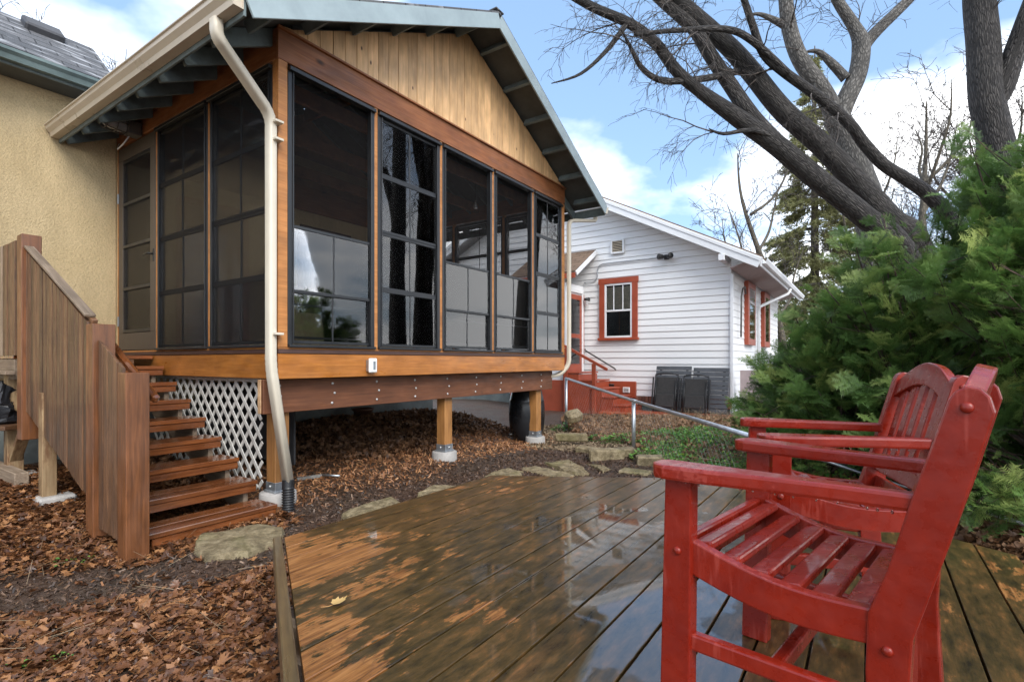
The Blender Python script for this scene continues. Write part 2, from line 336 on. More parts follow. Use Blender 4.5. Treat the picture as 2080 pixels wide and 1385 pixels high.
def mat_deck():
    m, nt, b = nodes_of('deck_wood')
    wp = coords(nt, world=True)
    g = coords(nt, (2.6, 40, 40))
    n1 = N(nt, 'ShaderNodeTexNoise', {'Vector': g, 'Scale': 2.0, 'Detail': 6.0, 'Roughness': .6, 'Distortion': .6})
    clean = ramp(nt, n1.outputs[0], [(.3, (.10, .034, .010)), (.5, (.27, .108, .030)), (.68, (.40, .185, .060))]).outputs[0]
    n2 = N(nt, 'ShaderNodeTexNoise', {'Vector': coords(nt, (4.5, 15, 15)), 'Scale': 1.7, 'Detail': 8.0, 'Roughness': .68})
    moss = ramp(nt, n2.outputs[0], [(.30, (.014, .009, .003)), (.43, (.042, .027, .007)), (.55, (.078, .045, .013)), (.74, (.20, .088, .025))]).outputs[0]
    n3 = N(nt, 'ShaderNodeTexNoise', {'Vector': wp, 'Scale': 2.6, 'Detail': 6.0, 'Roughness': .6})
    # worn clean patch near the deck's left end, ragged by noise
    d1 = N(nt, 'ShaderNodeVectorMath', {0: wp, 1: (-.53, 1.62, .15)}, operation='DISTANCE')
    d2 = N(nt, 'ShaderNodeVectorMath', {0: wp, 1: (-.92, 2.25, .15)}, operation='DISTANCE')
    mn = N(nt, 'ShaderNodeMath', {0: d1.outputs['Value'], 1: d2.outputs['Value']}, operation='MINIMUM')
    df = N(nt, 'ShaderNodeMapRange', {0: mn.outputs[0], 1: .12, 2: .75, 3: .17, 4: -.12})
    sm = N(nt, 'ShaderNodeMath', {0: n3.outputs[0], 1: df.outputs[0]}, operation='ADD')
    oi = N(nt, 'ShaderNodeObjectInfo')
    rv = N(nt, 'ShaderNodeMapRange', {0: oi.outputs['Random'], 3: -.11, 4: .11})
    sm = N(nt, 'ShaderNodeMath', {0: sm.outputs[0], 1: rv.outputs[0]}, operation='ADD')
    hi = N(nt, 'ShaderNodeMath', {0: n2.outputs[0], 1: .9}, operation='MULTIPLY')
    sm = N(nt, 'ShaderNodeMath', {0: sm.outputs[0], 1: hi.outputs[0]}, operation='ADD')
    sm = N(nt, 'ShaderNodeMath', {0: sm.outputs[0], 1: .065}, operation='SUBTRACT')
    k = ramp(nt, sm.outputs[0], [(.95, 0.0), (1.0, .85)]).outputs[0]
    c = mixc(nt, k, moss, clean)
    c = mixc(nt, .35, c, ramp(nt, n1.outputs[0], [(.3, .5), (.65, 1.3)]).outputs[0], 'MULTIPLY')
    nt.links.new(c, b.inputs['Base Color'])
    # standing water where boards have cupped
    e1 = N(nt, 'ShaderNodeVectorMath', {0: wp, 1: (.40, 1.72, .15)}, operation='DISTANCE')
    e2 = N(nt, 'ShaderNodeVectorMath', {0: wp, 1: (.72, 2.7, .15)}, operation='DISTANCE')
    em = N(nt, 'ShaderNodeMath', {0: e1.outputs['Value'], 1: e2.outputs['Value']}, operation='MINIMUM')
    ef = N(nt, 'ShaderNodeMapRange', {0: em.outputs[0], 1: .2, 2: .95, 3: .26, 4: -.06})
    n5 = N(nt, 'ShaderNodeTexNoise', {'Vector': N(nt, 'ShaderNodeMapping', {0: wp, 'Location': (3, 7, 0)}).outputs[0], 'Scale': 3.2, 'Detail': 4.0, 'Roughness': .55})
    pu = N(nt, 'ShaderNodeMath', {0: n5.outputs[0], 1: ef.outputs[0]}, operation='ADD')
    pk = ramp(nt, pu.outputs[0], [(.60, 0.0), (.64, 1.0)]).outputs[0]
    cw = N(nt, 'ShaderNodeMapRange', {0: pk, 3: .45, 4: 1.0}); nt.links.new(cw.outputs[0], b.inputs['Coat Weight']); b.inputs['Coat IOR'].default_value = 1.95; b.inputs['Specular IOR Level'].default_value = .25
    r1 = N(nt, 'ShaderNodeMapRange', {0: n3.outputs[0], 1: .35, 2: .65, 3: .05, 4: .16})
    rmix = N(nt, 'ShaderNodeMix', {0: pk, 2: r1.outputs[0], 3: .015}, data_type='FLOAT')
    nt.links.new(rmix.outputs[0], b.inputs['Coat Roughness'])
    b.inputs['Roughness'].default_value = .45
    h = N(nt, 'ShaderNodeMath', {0: n1.outputs[0], 1: n2.outputs[0]}, operation='ADD')
    bump(nt, b, h.outputs[0], .3, .004)
    bs = N(nt, 'ShaderNodeMapRange', {0: pk, 3: .14, 4: .012})
    bp = N(nt, 'ShaderNodeBump', {'Height': h.outputs[0], 'Strength': bs.outputs[0]}); bp.inputs['Distance'].default_value = .004
    nt.links.new(bp.outputs[0], b.inputs['Coat Normal'])
    MATS['deck_wood'] = m
mat_deck()
def mat_brick():
    m, nt, b = nodes_of('brick'); oi = N(nt, 'ShaderNodeObjectInfo')
    c = ramp(nt, oi.outputs['Random'], [(0, (.10, .042, .028)), (.5, (.19, .072, .045)), (1, (.27, .12, .08))]).outputs[0]
    nt.links.new(c, b.inputs['Base Color']); b.inputs['Roughness'].default_value = .8; MATS['brick'] = m
mat_brick()

# ------------------------------------------------------------------ object helpers
WM = {}
def link(name, me, mat, parent=None, M=None, kind=None):
    o = bpy.data.objects.new(name, me); COL.objects.link(o)
    if mat and me and len(me.materials) == 0: me.materials.append(MATS[mat])
    M = M if M is not None else Matrix.Identity(4)
    WM[o] = M
    if parent is not None:
        o.parent = parent; o.matrix_basis = WM[parent].inverted() @ M
    else: o.matrix_basis = M
    if kind: o['kind'] = kind
    return o
def thing(name, label, cat, loc, group=None, rz=0):
    o = link(name, None, None, None, Matrix.Translation(Vector(loc)) @ Matrix.Rotation(rz, 4, 'Z'))
    o.empty_display_size = .1
    return tag(o, label, cat, group)
def tag(o, label, cat, group=None):
    o['label'] = label; o['category'] = cat
    if group: o['group'] = group
    return o
def mesh(name, v, f, smooth=False):
    me = bpy.data.meshes.new(name); me.from_pydata([tuple(p) for p in v], [], f)
    if smooth: me.polygons.foreach_set('use_smooth', [True] * len(me.polygons))
    me.update(); return me
_bx = {}
def chamfer_mesh(dims, bv, mat):
    key = (tuple(round(d, 3) for d in dims), round(bv, 4), mat)
    if key in _bx: return _bx[key]
    h = [d / 2 for d in dims]; bv = min(bv, min(h) * .6)
    vs, idx = [], {}
    for sx in (-1, 1):
        for sy in (-1, 1):
            for sz in (-1, 1):
                s = (sx, sy, sz)
                for ax in range(3):
                    p = [s[i] * (h[i] - (0 if i == ax else bv)) for i in range(3)]
                    idx[(s, ax)] = len(vs); vs.append(p)
    fs = []
    for ax in range(3):
        u, w = (ax + 1) % 3, (ax + 2) % 3
        for sg in (-1, 1):
            q = []
            for (a, b_) in ((-1, -1), (1, -1), (1, 1), (-1, 1)):
                s = [0] * 3; s[ax] = sg; s[u] = a; s[w] = b_; q.append(idx[(tuple(s), ax)])
            fs.append(q if sg > 0 else q[::-1])
    for ax in range(3):                      # edges along axis ax
        u, w = (ax + 1) % 3, (ax + 2) % 3
        for a in (-1, 1):
            for b_ in (-1, 1):
                s0 = [0] * 3; s1 = [0] * 3; s0[ax] = -1; s1[ax] = 1; s0[u] = s1[u] = a; s0[w] = s1[w] = b_
                s0, s1 = tuple(s0), tuple(s1)
                q = [idx[(s0, u)], idx[(s1, u)], idx[(s1, w)], idx[(s0, w)]]
                fs.append(q if a * b_ > 0 else q[::-1])
    for sx in (-1, 1):
        for sy in (-1, 1):
            for sz in (-1, 1):
                s = (sx, sy, sz); q = [idx[(s, 0)], idx[(s, 1)], idx[(s, 2)]]
                fs.append(q if sx * sy * sz > 0 else q[::-1])
    me = mesh('block', vs, fs); _bx[key] = me; return me
def frame(c, ax, az):
    ax = Vector(ax).normalized(); az = Vector(az); az = (az - ax * az.dot(ax)).normalized(); ay = az.cross(ax)
    M = Matrix((ax, ay, az)).transposed().to_4x4(); M.translation = c; return M
def box(name, parent, mat, c, dims, ax=X, az=Z, bev=.004, label=None):
    o = link(name, chamfer_mesh(dims, bev, mat), mat, parent, frame(Vector(c), ax, az))
    if label: o['label'] = label
    return o
def bar(name, parent, mat, p0, p1, w, t, up=Z, bev=.004):
    p0, p1 = Vector(p0), Vector(p1); d = p1 - p0
    return box(name, parent, mat, (p0 + p1) / 2, (d.length, w, t), d, up, bev)
def prism_mesh(pts, t, bev=0):
    """2-D outline in local x,z (counter-clockwise seen from -y), thickness t along y, centred"""
    n = len(pts); v = [(x, -t / 2, z) for x, z in pts] + [(x, t / 2, z) for x, z in pts]
    f = [list(range(n)), list(range(2 * n - 1, n - 1, -1))]
    f += [[(i + 1) % n, i, n + i, n + (i + 1) % n] for i in range(n)]
    me = mesh('prism', v, f)
    if bev:
        import bmesh
        bm = bmesh.new(); bm.from_mesh(me)
        bmesh.ops.bevel(bm, geom=[e for e in bm.edges if e.calc_face_angle(0) > .5], offset=bev, segments=2, profile=.6, affect='EDGES', clamp_overlap=True)
        bm.to_mesh(me); bm.free()
    return me
def prism(name, parent, mat, pts, t, M, bev=0):
    return link(name, prism_mesh(pts, t, bev), mat, parent, M)
def tube_data(paths):
    """paths: list of (points, radii, sides) -> verts, quads, uvs"""
    V, Fc, UV = [], [], []
    for pts, rs, ns in paths:
        pts = [Vector(p) for p in pts]; n = len(pts); base = len(V)
        t0 = (pts[1] - pts[0]).normalized(); ref = Z if abs(t0.z) < .9 else X
        u = t0.cross(ref).normalized(); L = 0
        for i in range(n):
            t = (pts[min(i + 1, n - 1)] - pts[max(i - 1, 0)]).normalized()
            u = (u - t * u.dot(t)).normalized(); w = t.cross(u)
            if i: L += (pts[i] - pts[i - 1]).length
            for k in range(ns):
                a = 2 * math.pi * k / ns
                V.append(pts[i] + (u * math.cos(a) + w * math.sin(a)) * rs[i]); UV.append((k / ns * rs[0] * 6.28 , L))
        for i in range(n - 1):
            for k in range(ns):
                k2 = (k + 1) % ns
                Fc.append((base + i * ns + k, base + i * ns + k2, base + (i + 1) * ns + k2, base + (i + 1) * ns + k))
        if ns > 4:
            Fc.append(tuple(base + k for k in range(ns))[::-1]); Fc.append(tuple(base + (n - 1) * ns + k for k in range(ns)))
    return V, Fc, UV
def tubes(name, parent, mat, paths, M=None, smooth=True, kind=None, uv=False):
    V, Fc, UV = tube_data(paths)
    if M is None and parent is not None: M = WM[parent].copy()
    if M is not None:
        Mi = M.inverted(); V = [Mi @ v for v in V]
    me = mesh(name, V, Fc, smooth)
    if uv:
        lay = me.uv_layers.new(name='UVMap'); li = np.zeros(len(me.loops), dtype=np.int32); me.loops.foreach_get('vertex_index', li)
        lay.data.foreach_set('uv', np.array(UV, dtype=np.float32)[li].ravel())
    return link(name, me, mat, parent, M, kind)
def lathe(name, parent, mat, prof, M, seg=28, smooth=True):
    V, Fc = [], []; n = len(prof)
    for k in range(seg):
        a = 2 * math.pi * k / seg
        for r, z in prof: V.append((r * math.cos(a), r * math.sin(a), z))
    for k in range(seg):
        for i in range(n - 1):
            Fc.append((k * n + i, ((k + 1) % seg) * n + i, ((k + 1) % seg) * n + i + 1, k * n + i + 1))
    return link(name, mesh(name, V, Fc, smooth), mat, parent, M)
def tri_mesh(name, V, T, tint=None):
    """numpy fast mesh; V (n,3) T (m,3); tint per vertex"""
    me = bpy.data.meshes.new(name); n, m = len(V), len(T)
    me.vertices.add(n); me.vertices.foreach_set('co', np.asarray(V, dtype=np.float32).ravel())
    me.loops.add(3 * m); me.loops.foreach_set('vertex_index', np.asarray(T, dtype=np.int32).ravel())
    me.polygons.add(m); me.polygons.foreach_set('loop_start', np.arange(0, 3 * m, 3, dtype=np.int32))
    me.update(calc_edges=True)
    if tint is not None:
        a = me.attributes.new('tint', 'FLOAT', 'POINT'); a.data.foreach_set('value', np.asarray(tint, dtype=np.float32))
    return me
_bolt = None
def bolt(parent, p, nrm, r=.012, mat='bolt_steel', name='bolt'):
    global _bolt
    key = (round(r, 4), mat)
    if _bolt is None: _bolt = {}
    if key not in _bolt:
        pr = [(r, 0), (r, r * .3), (r * .75, r * .62), (r * .35, r * .8), (0.0003, r * .85)]
        V, Fc = [], []; sg = 10
        for k in range(sg):
            for q, z in pr: V.append((q * math.cos(6.2832 * k / sg), q * math.sin(6.2832 * k / sg), z))
        for k in range(sg):
            for i in range(4): Fc.append((k * 5 + i, ((k + 1) % sg) * 5 + i, ((k + 1) % sg) * 5 + i + 1, k * 5 + i + 1))
        _bolt[key] = mesh('bolt', V, Fc, True)
    nrm = Vector(nrm); return link(name, _bolt[key], mat, parent, frame(Vector(p), nrm.orthogonal(), nrm))
# ------------------------------------------------------------------ ground
rng = np.random.default_rng(7); random.seed(7)
CP = np.array([(-2.1, 2.9, -.28), (-2.7, 3.4, -.27), (-1.2, 2.6, -.28), (0, 0, -.28), (-2, 1, -.3), (-5, 1.5, -.3), (-3.6, 4.2, -.16), (-4.3, 5.0, -.02), (-.9, 4.2, -.26), (.6, 4.8, -.24),
    (1.2, 2.5, -.22), (-2.0, 4.75, -.23), (-1.6, 4.4, -.27), (-.74, 6.6, -.2), (.5, 8.4, -.28), (.4, 8.8, -.24), (-2.9, 7.7, -.02), (-3.5, 6.9, .0), (-2.2, 8.6, .03), (-1.6, 9.4, .02),
    (.6, 5.8, -.2), (1.5, 6.6, -.08), (1.5, 5.0, -.14), (2.6, 7.5, .04), (3.6, 8.8, .0), (4.6, 11, -.14), (2.5, 12.3, -.12), (1.2, 11, -.05), (.6, 10.5, -.2),
    (2.6, 5.2, -.06), (4, 4, -.1), (3.6, 2.6, -.15), (6, 7, .05), (3, 0, -.25), (-6, 8, 0), (8, 12, 0), (0, 16, 0), (-10, 0, -.3), (12, 0, -.2), (0, -8, -.3)], dtype=float)
def gz(x, y):
    x = np.asarray(x, dtype=float); y = np.asarray(y, dtype=float)
    d2 = (x[..., None] - CP[:, 0]) ** 2 + (y[..., None] - CP[:, 1]) ** 2 + .12
    w = 1 / d2 ** 1.5
    z = (w * CP[:, 2]).sum(-1) / w.sum(-1)
    z = z + .012 * np.sin(3.1 * x + 1.3 * y) * np.sin(2.3 * y - 1.7 * x) + .008 * np.sin(9 * x + 2 * y) * np.sin(8 * y - 3 * x)
    far = np.clip((np.hypot(x - 1, y - 6) - 14) / 30, 0, 1)
    return z * (1 - far)
def gzf(x, y): return float(gz(np.array([x]), np.array([y]))[0])
xs = np.concatenate([-np.geomspace(400, 9, 16), np.arange(-8, 9.01, .1), np.geomspace(10, 400, 16)])
ys = np.concatenate([-np.geomspace(60, 2, 8), np.arange(-1, 14.01, .1), np.geomspace(15, 600, 18)])
gx, gy = np.meshgrid(xs, ys); GV = np.stack([gx, gy, gz(gx, gy)], -1).reshape(-1, 3)
nx, ny = len(xs), len(ys); ii = (np.arange(ny - 1)[:, None] * nx + np.arange(nx - 1)[None]).ravel()
T = np.concatenate([np.stack([ii, ii + 1, ii + nx + 1], 1), np.stack([ii, ii + nx + 1, ii + nx], 1)])
gm = tri_mesh('ground', GV, T); gm.polygons.foreach_set('use_smooth', [True] * len(gm.polygons))
link('ground', gm, 'soil', kind='structure')

# ------------------------------------------------------------------ screened porch
PW, PD = 5.13, 3.45                     # width along A, depth along B
Z_RIM0, Z_RIM1, Z_P0, Z_P1, Z_H1 = .913, 1.133, 1.19, 3.645, 3.945
OUT_F, OUT_L, OUT_R = -B, -A, A
porch = thing('screened_porch', 'cedar and black screened porch on posts with gable roof, beside the stucco house', 'porch', pf(0, 0, 0))
def prail(name, mat, a0, b0, a1, b1, z, w, h, bev=.004):
    return bar(name, porch, mat, pf(a0, b0, z), pf(a1, b1, z), w, h, Z, bev)
# floor, rims, trim
box('floor', porch, 'brown_trim', pf(PW / 2, PD / 2, 1.125), (PW - .1, PD - .1, .04), A)
zr = (Z_RIM0 + Z_RIM1) / 2; hr = Z_RIM1 - Z_RIM0
prail('rim_board', 'rim_wood', 0, .02, PW, .02, zr, .04, hr)
prail('rim_board', 'rim_wood', .02, .041, .02, PD, zr, .04, hr)
prail('rim_board', 'rim_wood', PW - .02, .041, PW - .02, PD, zr, .04, hr)
for s in ((0, .03, PW, .03), (.03, .068, .03, PD), (PW - .03, .068, PW - .03, PD)):
    prail('sill_flashing', 'brown_trim', *s, Z_RIM1 + .02, .074, .036, .003)
for s in ((.002, .045, PW - .002, .045), (.045, .09, .045, PD), (PW - .045, .09, PW - .045, PD)):
    prail('bottom_plate', 'stud_wood', *s, Z_RIM1 + .048, .084, .018, .002)
# headers
zh = (Z_P1 + Z_H1) / 2 + .015; hh = Z_H1 - Z_P1 - .03
prail('header_board', 'header_wood', -.004, .017, PW + .004, .017, zh, .04, hh)
prail('header_board', 'header_wood', .017, .038, .017, PD, zh, .04, hh)
prail('header_board', 'header_wood', PW - .017, .038, PW - .017, PD, zh, .04, hh)
prail('drip_trim', 'header_wood', -.012, -.012, PW + .012, -.012, Z_H1 - .004, .035, .02, .002)
# posts and studs
def stud(a, b, wa, wb, mat='stud_wood', name='stud'):
    box(name, porch, mat, pf(a, b, (Z_P0 + Z_P1 + .03) / 2), (wa, wb, Z_P1 + .03 - Z_P0), A, Z, .003)
for (a, b) in ((.045, .045), (PW - .045, .045)): stud(a, b, .088, .088, name='corner_post')
AS = [.09, 1.086, 2.08, 3.12, 4.14, PW - .09]
for a in AS[1:-1]: stud(a, .045, .04, .084)
BS = [.09, 1.20, 2.365, PD - .05]
for b in BS[1:-1]:
    stud(.045, b, .084, .032); stud(PW - .045, b, .084, .032)
stud(.045, PD - .025, .084, .045); stud(PW - .045, PD - .025, .084, .045)

def screen_panel(p0, d, n, w, h, kind, label=None, mat='frame_black', pane='vinyl_pane', scr='screen_mesh', soff=-.045):
    """p0 = lower left corner in the wall's outer plane, d = along, n = outward"""
    d, n = Vector(d), Vector(n)
    root = box('screen_panel', porch, 'frame_black', p0 + d * w / 2 + Z * .012 + n * .004, (w - .006, .07, .024), d, Z, .003)
    if label: root['label'] = label
    def rail(name, x0, z0, x1, z1, wd, th, off=0.0, m=None):
        a_ = p0 + d * x0 + Z * z0 + n * off; b_ = p0 + d * x1 + Z * z1 + n * off
        up = n
        return bar(name, root, m or mat, a_, b_, wd, th, up, .002)
    fw = .045
    rail('jamb', fw / 2 + .003, .025, fw / 2 + .003, h - .03, fw, .06, -.02); rail('jamb', w - fw / 2 - .003, .025, w - fw / 2 - .003, h - .03, fw, .06, -.02)
    rail('jamb_ridge', fw + .006, .03, fw + .006, h - .035, .010, .012, .016); rail('jamb_ridge', w - fw - .006, .03, w - fw - .006, h - .035, .010, .012, .016)
    rail('head', .003, h - .018, w - .003, h - .018, .034, .075, .008)
    iw0, iw1 = fw + .012, w - fw - .012
    def sheet(name, z0, z1, off, m):
        return box(name, root, m, p0 + d * (iw0 + iw1) / 2 + Z * (z0 + z1) / 2 + n * off, (iw1 - iw0, .003, z1 - z0), d, Z, .0005)
    def vent(z0, z1, off, pane_m):
        sheet('vinyl_pane', z0 + .012, z1 - .012, off - .003, pane_m)
        for z in (z0 + .014, z1 - .014): rail('sash_rail', iw0, z, iw1, z, .028, .014, off)
        rail('muntin', (iw0 + iw1) / 2, z0 + .028, (iw0 + iw1) / 2, z1 - .028, .014, .008, off)
    H0, H1 = .03, h - .04
    sheet('screen_mesh', H0, H1, soff, scr)
    if kind == 'closed':
        q = (H1 - H0) / 4
        for i in range(4): vent(H0 + i * q, H0 + (i + 1) * q, -.004 - .006 * (i % 2), pane)
    else:
        vent(H0 + .005, H0 + .205 * h, -.02, pane)
        rail('sash_rail', iw0, H0 + .06, iw1, H0 + .06, .02, .014, -.03)
        vent(H0 + .185 * h, H0 + .43 * h, -.002, pane)
        rail('sash_rail', iw0, H0 + .145 * h, iw1, H0 + .145 * h, .02, .012, -.03)
    return root
PH = Z_P1 - Z_P0
for i, k in enumerate(('open', 'closed', 'open', 'open', 'closed')):
    g = .02 if 0 < i else 0; g2 = .02 if i < 4 else 0
    screen_panel(pf(AS[i] + g, .012, Z_P0), A, OUT_F, AS[i + 1] - AS[i] - g - g2, PH, k,
                 'screen panel with its panes slid down to open the top' if k == 'open' else 'screen panel closed by four glossy panes')
for i in range(2):
    screen_panel(pf(.012, BS[i + 1] - .016, Z_P0), -B, OUT_L, BS[i + 1] - BS[i] - (.016 if i == 0 else .032), PH, 'closed', pane='dull_pane', scr='dense_screen', soff=.008)
for i in range(3):
    screen_panel(pf(PW - .012, BS[i] + .016, Z_P0), B, OUT_R, BS[i + 1] - BS[i] - .032, PH, 'closed', pane='dull_pane')
# the door in the left side
d0, d1 = BS[2] + .02, PD - .055; dw = d1 - d0
door = box('door', porch, 'door_bronze', pf(.02, (d0 + d1) / 2, Z_P0 + .11), (dw, .045, .20), -B, Z, .003)
for b in (d0 + .065, d1 - .065): bar('door_stile', door, 'door_bronze', pf(.02, b, Z_P0 + .211), pf(.02, b, Z_P1 - .16), .13, .045, OUT_L, .003)
box('door_top_rail', door, 'door_bronze', pf(.02, (d0 + d1) / 2, Z_P1 - .08), (dw, .045, .158), -B, Z, .003)
for k in range(5):
    z = Z_P0 + .235 + k * (PH - .42) / 4
    bar('door_rail', door, 'frame_black', pf(.012, d0 + .131, z), pf(.012, d1 - .131, z), .035, .03, OUT_L, .003)
box('door_pane', door, 'dull_pane', pf(.024, (d0 + d1) / 2, (Z_P0 + .21 + Z_P1 - .16) / 2), (dw - .262, .003, PH - .372), -B, Z, .0005)
box('door_screen', door, 'dense_screen', pf(.004, (d0 + d1) / 2, (Z_P0 + .21 + Z_P1 - .16) / 2), (dw - .262, .003, PH - .372), -B, Z, .0005)
tubes('door_handle', door, 'dark_lamp', [([pf(-.005, d0 + .045, 2.27), pf(-.05, d0 + .045, 2.27), pf(-.055, d0 + .07, 2.27), pf(-.05, d0 + .19, 2.265)], [.011, .011, .011, .009], 8)])
box('door_latch_plate', door, 'dark_lamp', pf(-.006, d0 + .045, 2.26), (.03, .008, .14), -B, Z, .003)
for z in (1.55, 3.05): box('hinge', door, 'galvanised', pf(-.006, d1 + .012, z), (.03, .012, .12), -B, Z, .003)
# interior
for (a, b) in ((1.2, PD - .04),):
    w_ = 1.25
house_open = []
# gable boards
RIDGE_A, RIDGE_Z, PITCH = PW / 2, 5.27, .5
def zroof(a): return RIDGE_Z - PITCH * abs(a - RIDGE_A)
nb = 37; bw = (PW + .01) / nb
for i in range(nb):
    a0, a1 = -.005 + i * bw + .0025, -.005 + (i + 1) * bw - .0025
    zb = Z_H1 + .006
    zt0, zt1 = zroof(a0) - .075, zroof(a1) - .075
    pts = [(a0, zb), (a1, zb), (a1, max(zt1, zb + .002))]
    if a0 < RIDGE_A < a1: pts.append((RIDGE_A, zroof(RIDGE_A) - .075))
    pts.append((a0, max(zt0, zb + .002)))
    ac = (a0 + a1) / 2; zc = (zb + max(zt0, zt1)) / 2
    # local frame turned so that the grain axis (local x) runs up the board
    loc = [(z - zc, -(a - ac)) for a, z in pts]
    prism('gable_board', porch, 'cedar', loc, .019, frame(pf(ac, -.004 + .002 * (i % 2), zc), Z, -A), bev=.0025)
box('gable_sheathing', porch, 'soffit_dark', pf(PW / 2, .04, Z_H1 + .06), (PW - .3, .03, .1), A)
prism('gable_backing', porch, 'soffit_dark', [(-RIDGE_A + .1, 0), (RIDGE_A - .1, 0), (0, zroof(RIDGE_A) - Z_H1 - .14)], .02, frame(pf(RIDGE_A, .03, Z_H1 + .02), A, Z))
# roof: two slabs, rafters, rake boards, gutters
RO, EO = .49, .54                        # rake and eave overhang
cs = 1 / math.hypot(1, PITCH)
for sgn in (-1, 1):
    a_e = -EO if sgn < 0 else PW + EO
    up = (A * (-sgn) + Z * PITCH).normalized(); L = (RIDGE_A + EO) / cs
    nrm = (A * sgn * PITCH + Z).normalized()
    bl = PD + RO + .05
    mid = pf((a_e + RIDGE_A) / 2, (PD + .05 - RO) / 2, (zroof(a_e) + RIDGE_Z) / 2)
    rf = box('roof_slope', porch, 'shingle_grey', mid + nrm * .014, (L + .01, bl + .03, .028), up, nrm, .004)
    box('roof_sheathing', rf, 'soffit_dark', mid - nrm * .012, (L - .02, bl - .02, .018), up, nrm, .001)
    # rake board
    bar('rake_board', rf, 'fascia_blue', pf(a_e, -RO - .012, zroof(a_e) - .088), pf(RIDGE_A, -RO - .012, RIDGE_Z - .088), .165 * 1, .022, OUT_F, .003)
    # rafters with exposed tails, lookouts under the rake
    for k in range(8):
        b = .1 + k * (PD - .15) / 7
        bar('rafter', rf, 'rafter_paint', pf(a_e + (-sgn) * .02, b, zroof(a_e) - .10), pf(RIDGE_A + sgn * .03, b, RIDGE_Z - .10 - .015), .04, .14, nrm, .003)
    for k in range(6):
        a = RIDGE_A + sgn * (.25 + k * .52)
        bar('lookout', rf, 'rafter_paint', pf(a, -RO + .002, zroof(a) - .075), pf(a, -.03, zroof(a) - .075), .04, .09, nrm, .003)
    # sub-fascia and K-style gutter
    ge = a_e + sgn * .012
    bar('eave_board', rf, 'rafter_paint', pf(ge, -RO + .01, zroof(a_e) - .10), pf(ge, PD, zroof(a_e) - .10), .02, .13, Z, .003)
    prof = [(0, -.02), (0, -.125), (.075, -.125), (.085, -.085), (.118, -.05), (.122, -.02), (.135, -.014), (.135, -.004), (.112, -.004), (.112, -.022), (.105, -.05), (.072, -.083), (.066, -.115), (.008, -.115), (.008, -.02)]
    g = WM[rf]
    sx = sgn
    pts = [(x, z) for x, z in prof]
    Mg = frame(pf(ge + sgn * .012, (PD - .02 - RO) / 2, zroof(a_e) - .0), A * sgn, Z)
    gt = link('gutter', prism_mesh(pts, PD + RO - .03), 'gutter_tan' if sgn < 0 else 'spout_cream', rf, Mg)
    for e in (-1, 1):
        cap = [(.004, -.121), (.072, -.121), (.082, -.083), (.115, -.05), (.119, -.012), (.004, -.012)]
        prism('gutter_cap', gt, 'gutter_tan' if sgn < 0 else 'spout_cream', cap, .006, Mg @ Matrix.Translation((0, e * (PD + RO - .05) / 2, 0)))
box('ridge_cap', porch, 'shingle_grey', pf(RIDGE_A, (PD - RO) / 2, RIDGE_Z + .034), (PD + RO + .05, .16, .02), B, Z, .008)
box('ridge_beam', porch, 'ceiling_brown', pf(RIDGE_A, PD / 2 + .05, RIDGE_Z - .22), (PD - .2, .06, .2), B, Z, .004)
for k in range(3):
    b = .8 + k * 1.0
    prail('tie_beam', 'ceiling_brown', .05, b, PW - .05, b, Z_H1 - .06, .06, .16)
# support beam, bolts, posts
BI = .15
zb0, zb1 = .605, .905
bm_ = prail('beam', 'beam_wood', -.045, BI + .02, 4.98, BI + .02, (zb0 + zb1) / 2, .04, zb1 - zb0)
prail('beam_ply', 'end_wood', -.047, BI + .068, 4.978, BI + .068, (zb0 + zb1) / 2, .05, zb1 - zb0)
for a in np.arange(.10, 4.95, .565):
    for k, z in enumerate((.66, .755, .85)):
        bolt(bm_, pf(a + .02 * (k % 2) + random.uniform(-.01, .01), BI - .001, z), OUT_F, .013)
for a in (.17, 2.45, 4.65):
    p = pf(a, BI + .13, 0); zg = gzf(p.x, p.y); f1 = zg + .11
    s = box('support_post', porch, 'post_wood', pf(a, BI + .13, (f1 + .03 + zb0) / 2), (zb0 - f1 - .03, .14, .14), Z, B, .006)
    box('post_base', s, 'galvanised', pf(a, BI + .13, f1 + .06), (.146, .152, .075), A, Z, .002)
    box('base_plate', s, 'galvanised', pf(a, BI + .13, f1 + .014), (.17, .17, .02), A, Z, .002)
    bolt(s, pf(a, BI + .052, f1 + .06), OUT_F, .012); bolt(s, pf(a - .076, BI + .13, f1 + .06), OUT_L, .012)
    lathe('footing', porch, 'concrete', [(.001, .003), (.15, .003), (.158, -.005), (.16, -.12), (.16, -.3)], Matrix.Translation(pf(a, BI + .13, f1)), 26)
# joists seen below the floor
for k in range(7):
    a = .35 + k * .72
    prail('joist', 'beam_wood', a, BI + .1, a, PD - .03, .995, .04, .19)
# lattice skirt on the left side
lp = prail('lattice_frame', 'white_slat', .075, BI + .26, .075, 2.6, Z_RIM0 - .02, .02, .035)
L0, L1 = BI + .24, 2.6
zlo = -.10
for sgn in (1, -1):
    s = L0 - 1.0
    while s < L1 + 1.0:
        q0, q1 = (s, zlo), (s + sgn * (Z_RIM0 - zlo) * .86, Z_RIM0)
        # clip to the skirt
        t0, t1 = 0., 1.
        dx_ = q1[0] - q0[0]
        for lim, sg in ((L0, 1), (L1, -1)):
            if dx_ * sg > 0: t0 = max(t0, (lim - q0[0]) / dx_)
            else: t1 = min(t1, (lim - q0[0]) / dx_)
        if t1 - t0 > .03:
            f_ = lambda t: pf(.075 + (.0 if sgn > 0 else .011), q0[0] + dx_ * t, q0[1] + (q1[1] - q0[1]) * t)
            bar('slat', lp, 'white_slat', f_(t0), f_(t1), .036, .009, OUT_L, .0015)
        s += .152
box('skirt_backing', porch, 'dark_room', pf(.55, 1.6, .42), (2.0, .02, .8), B, Z, .002)
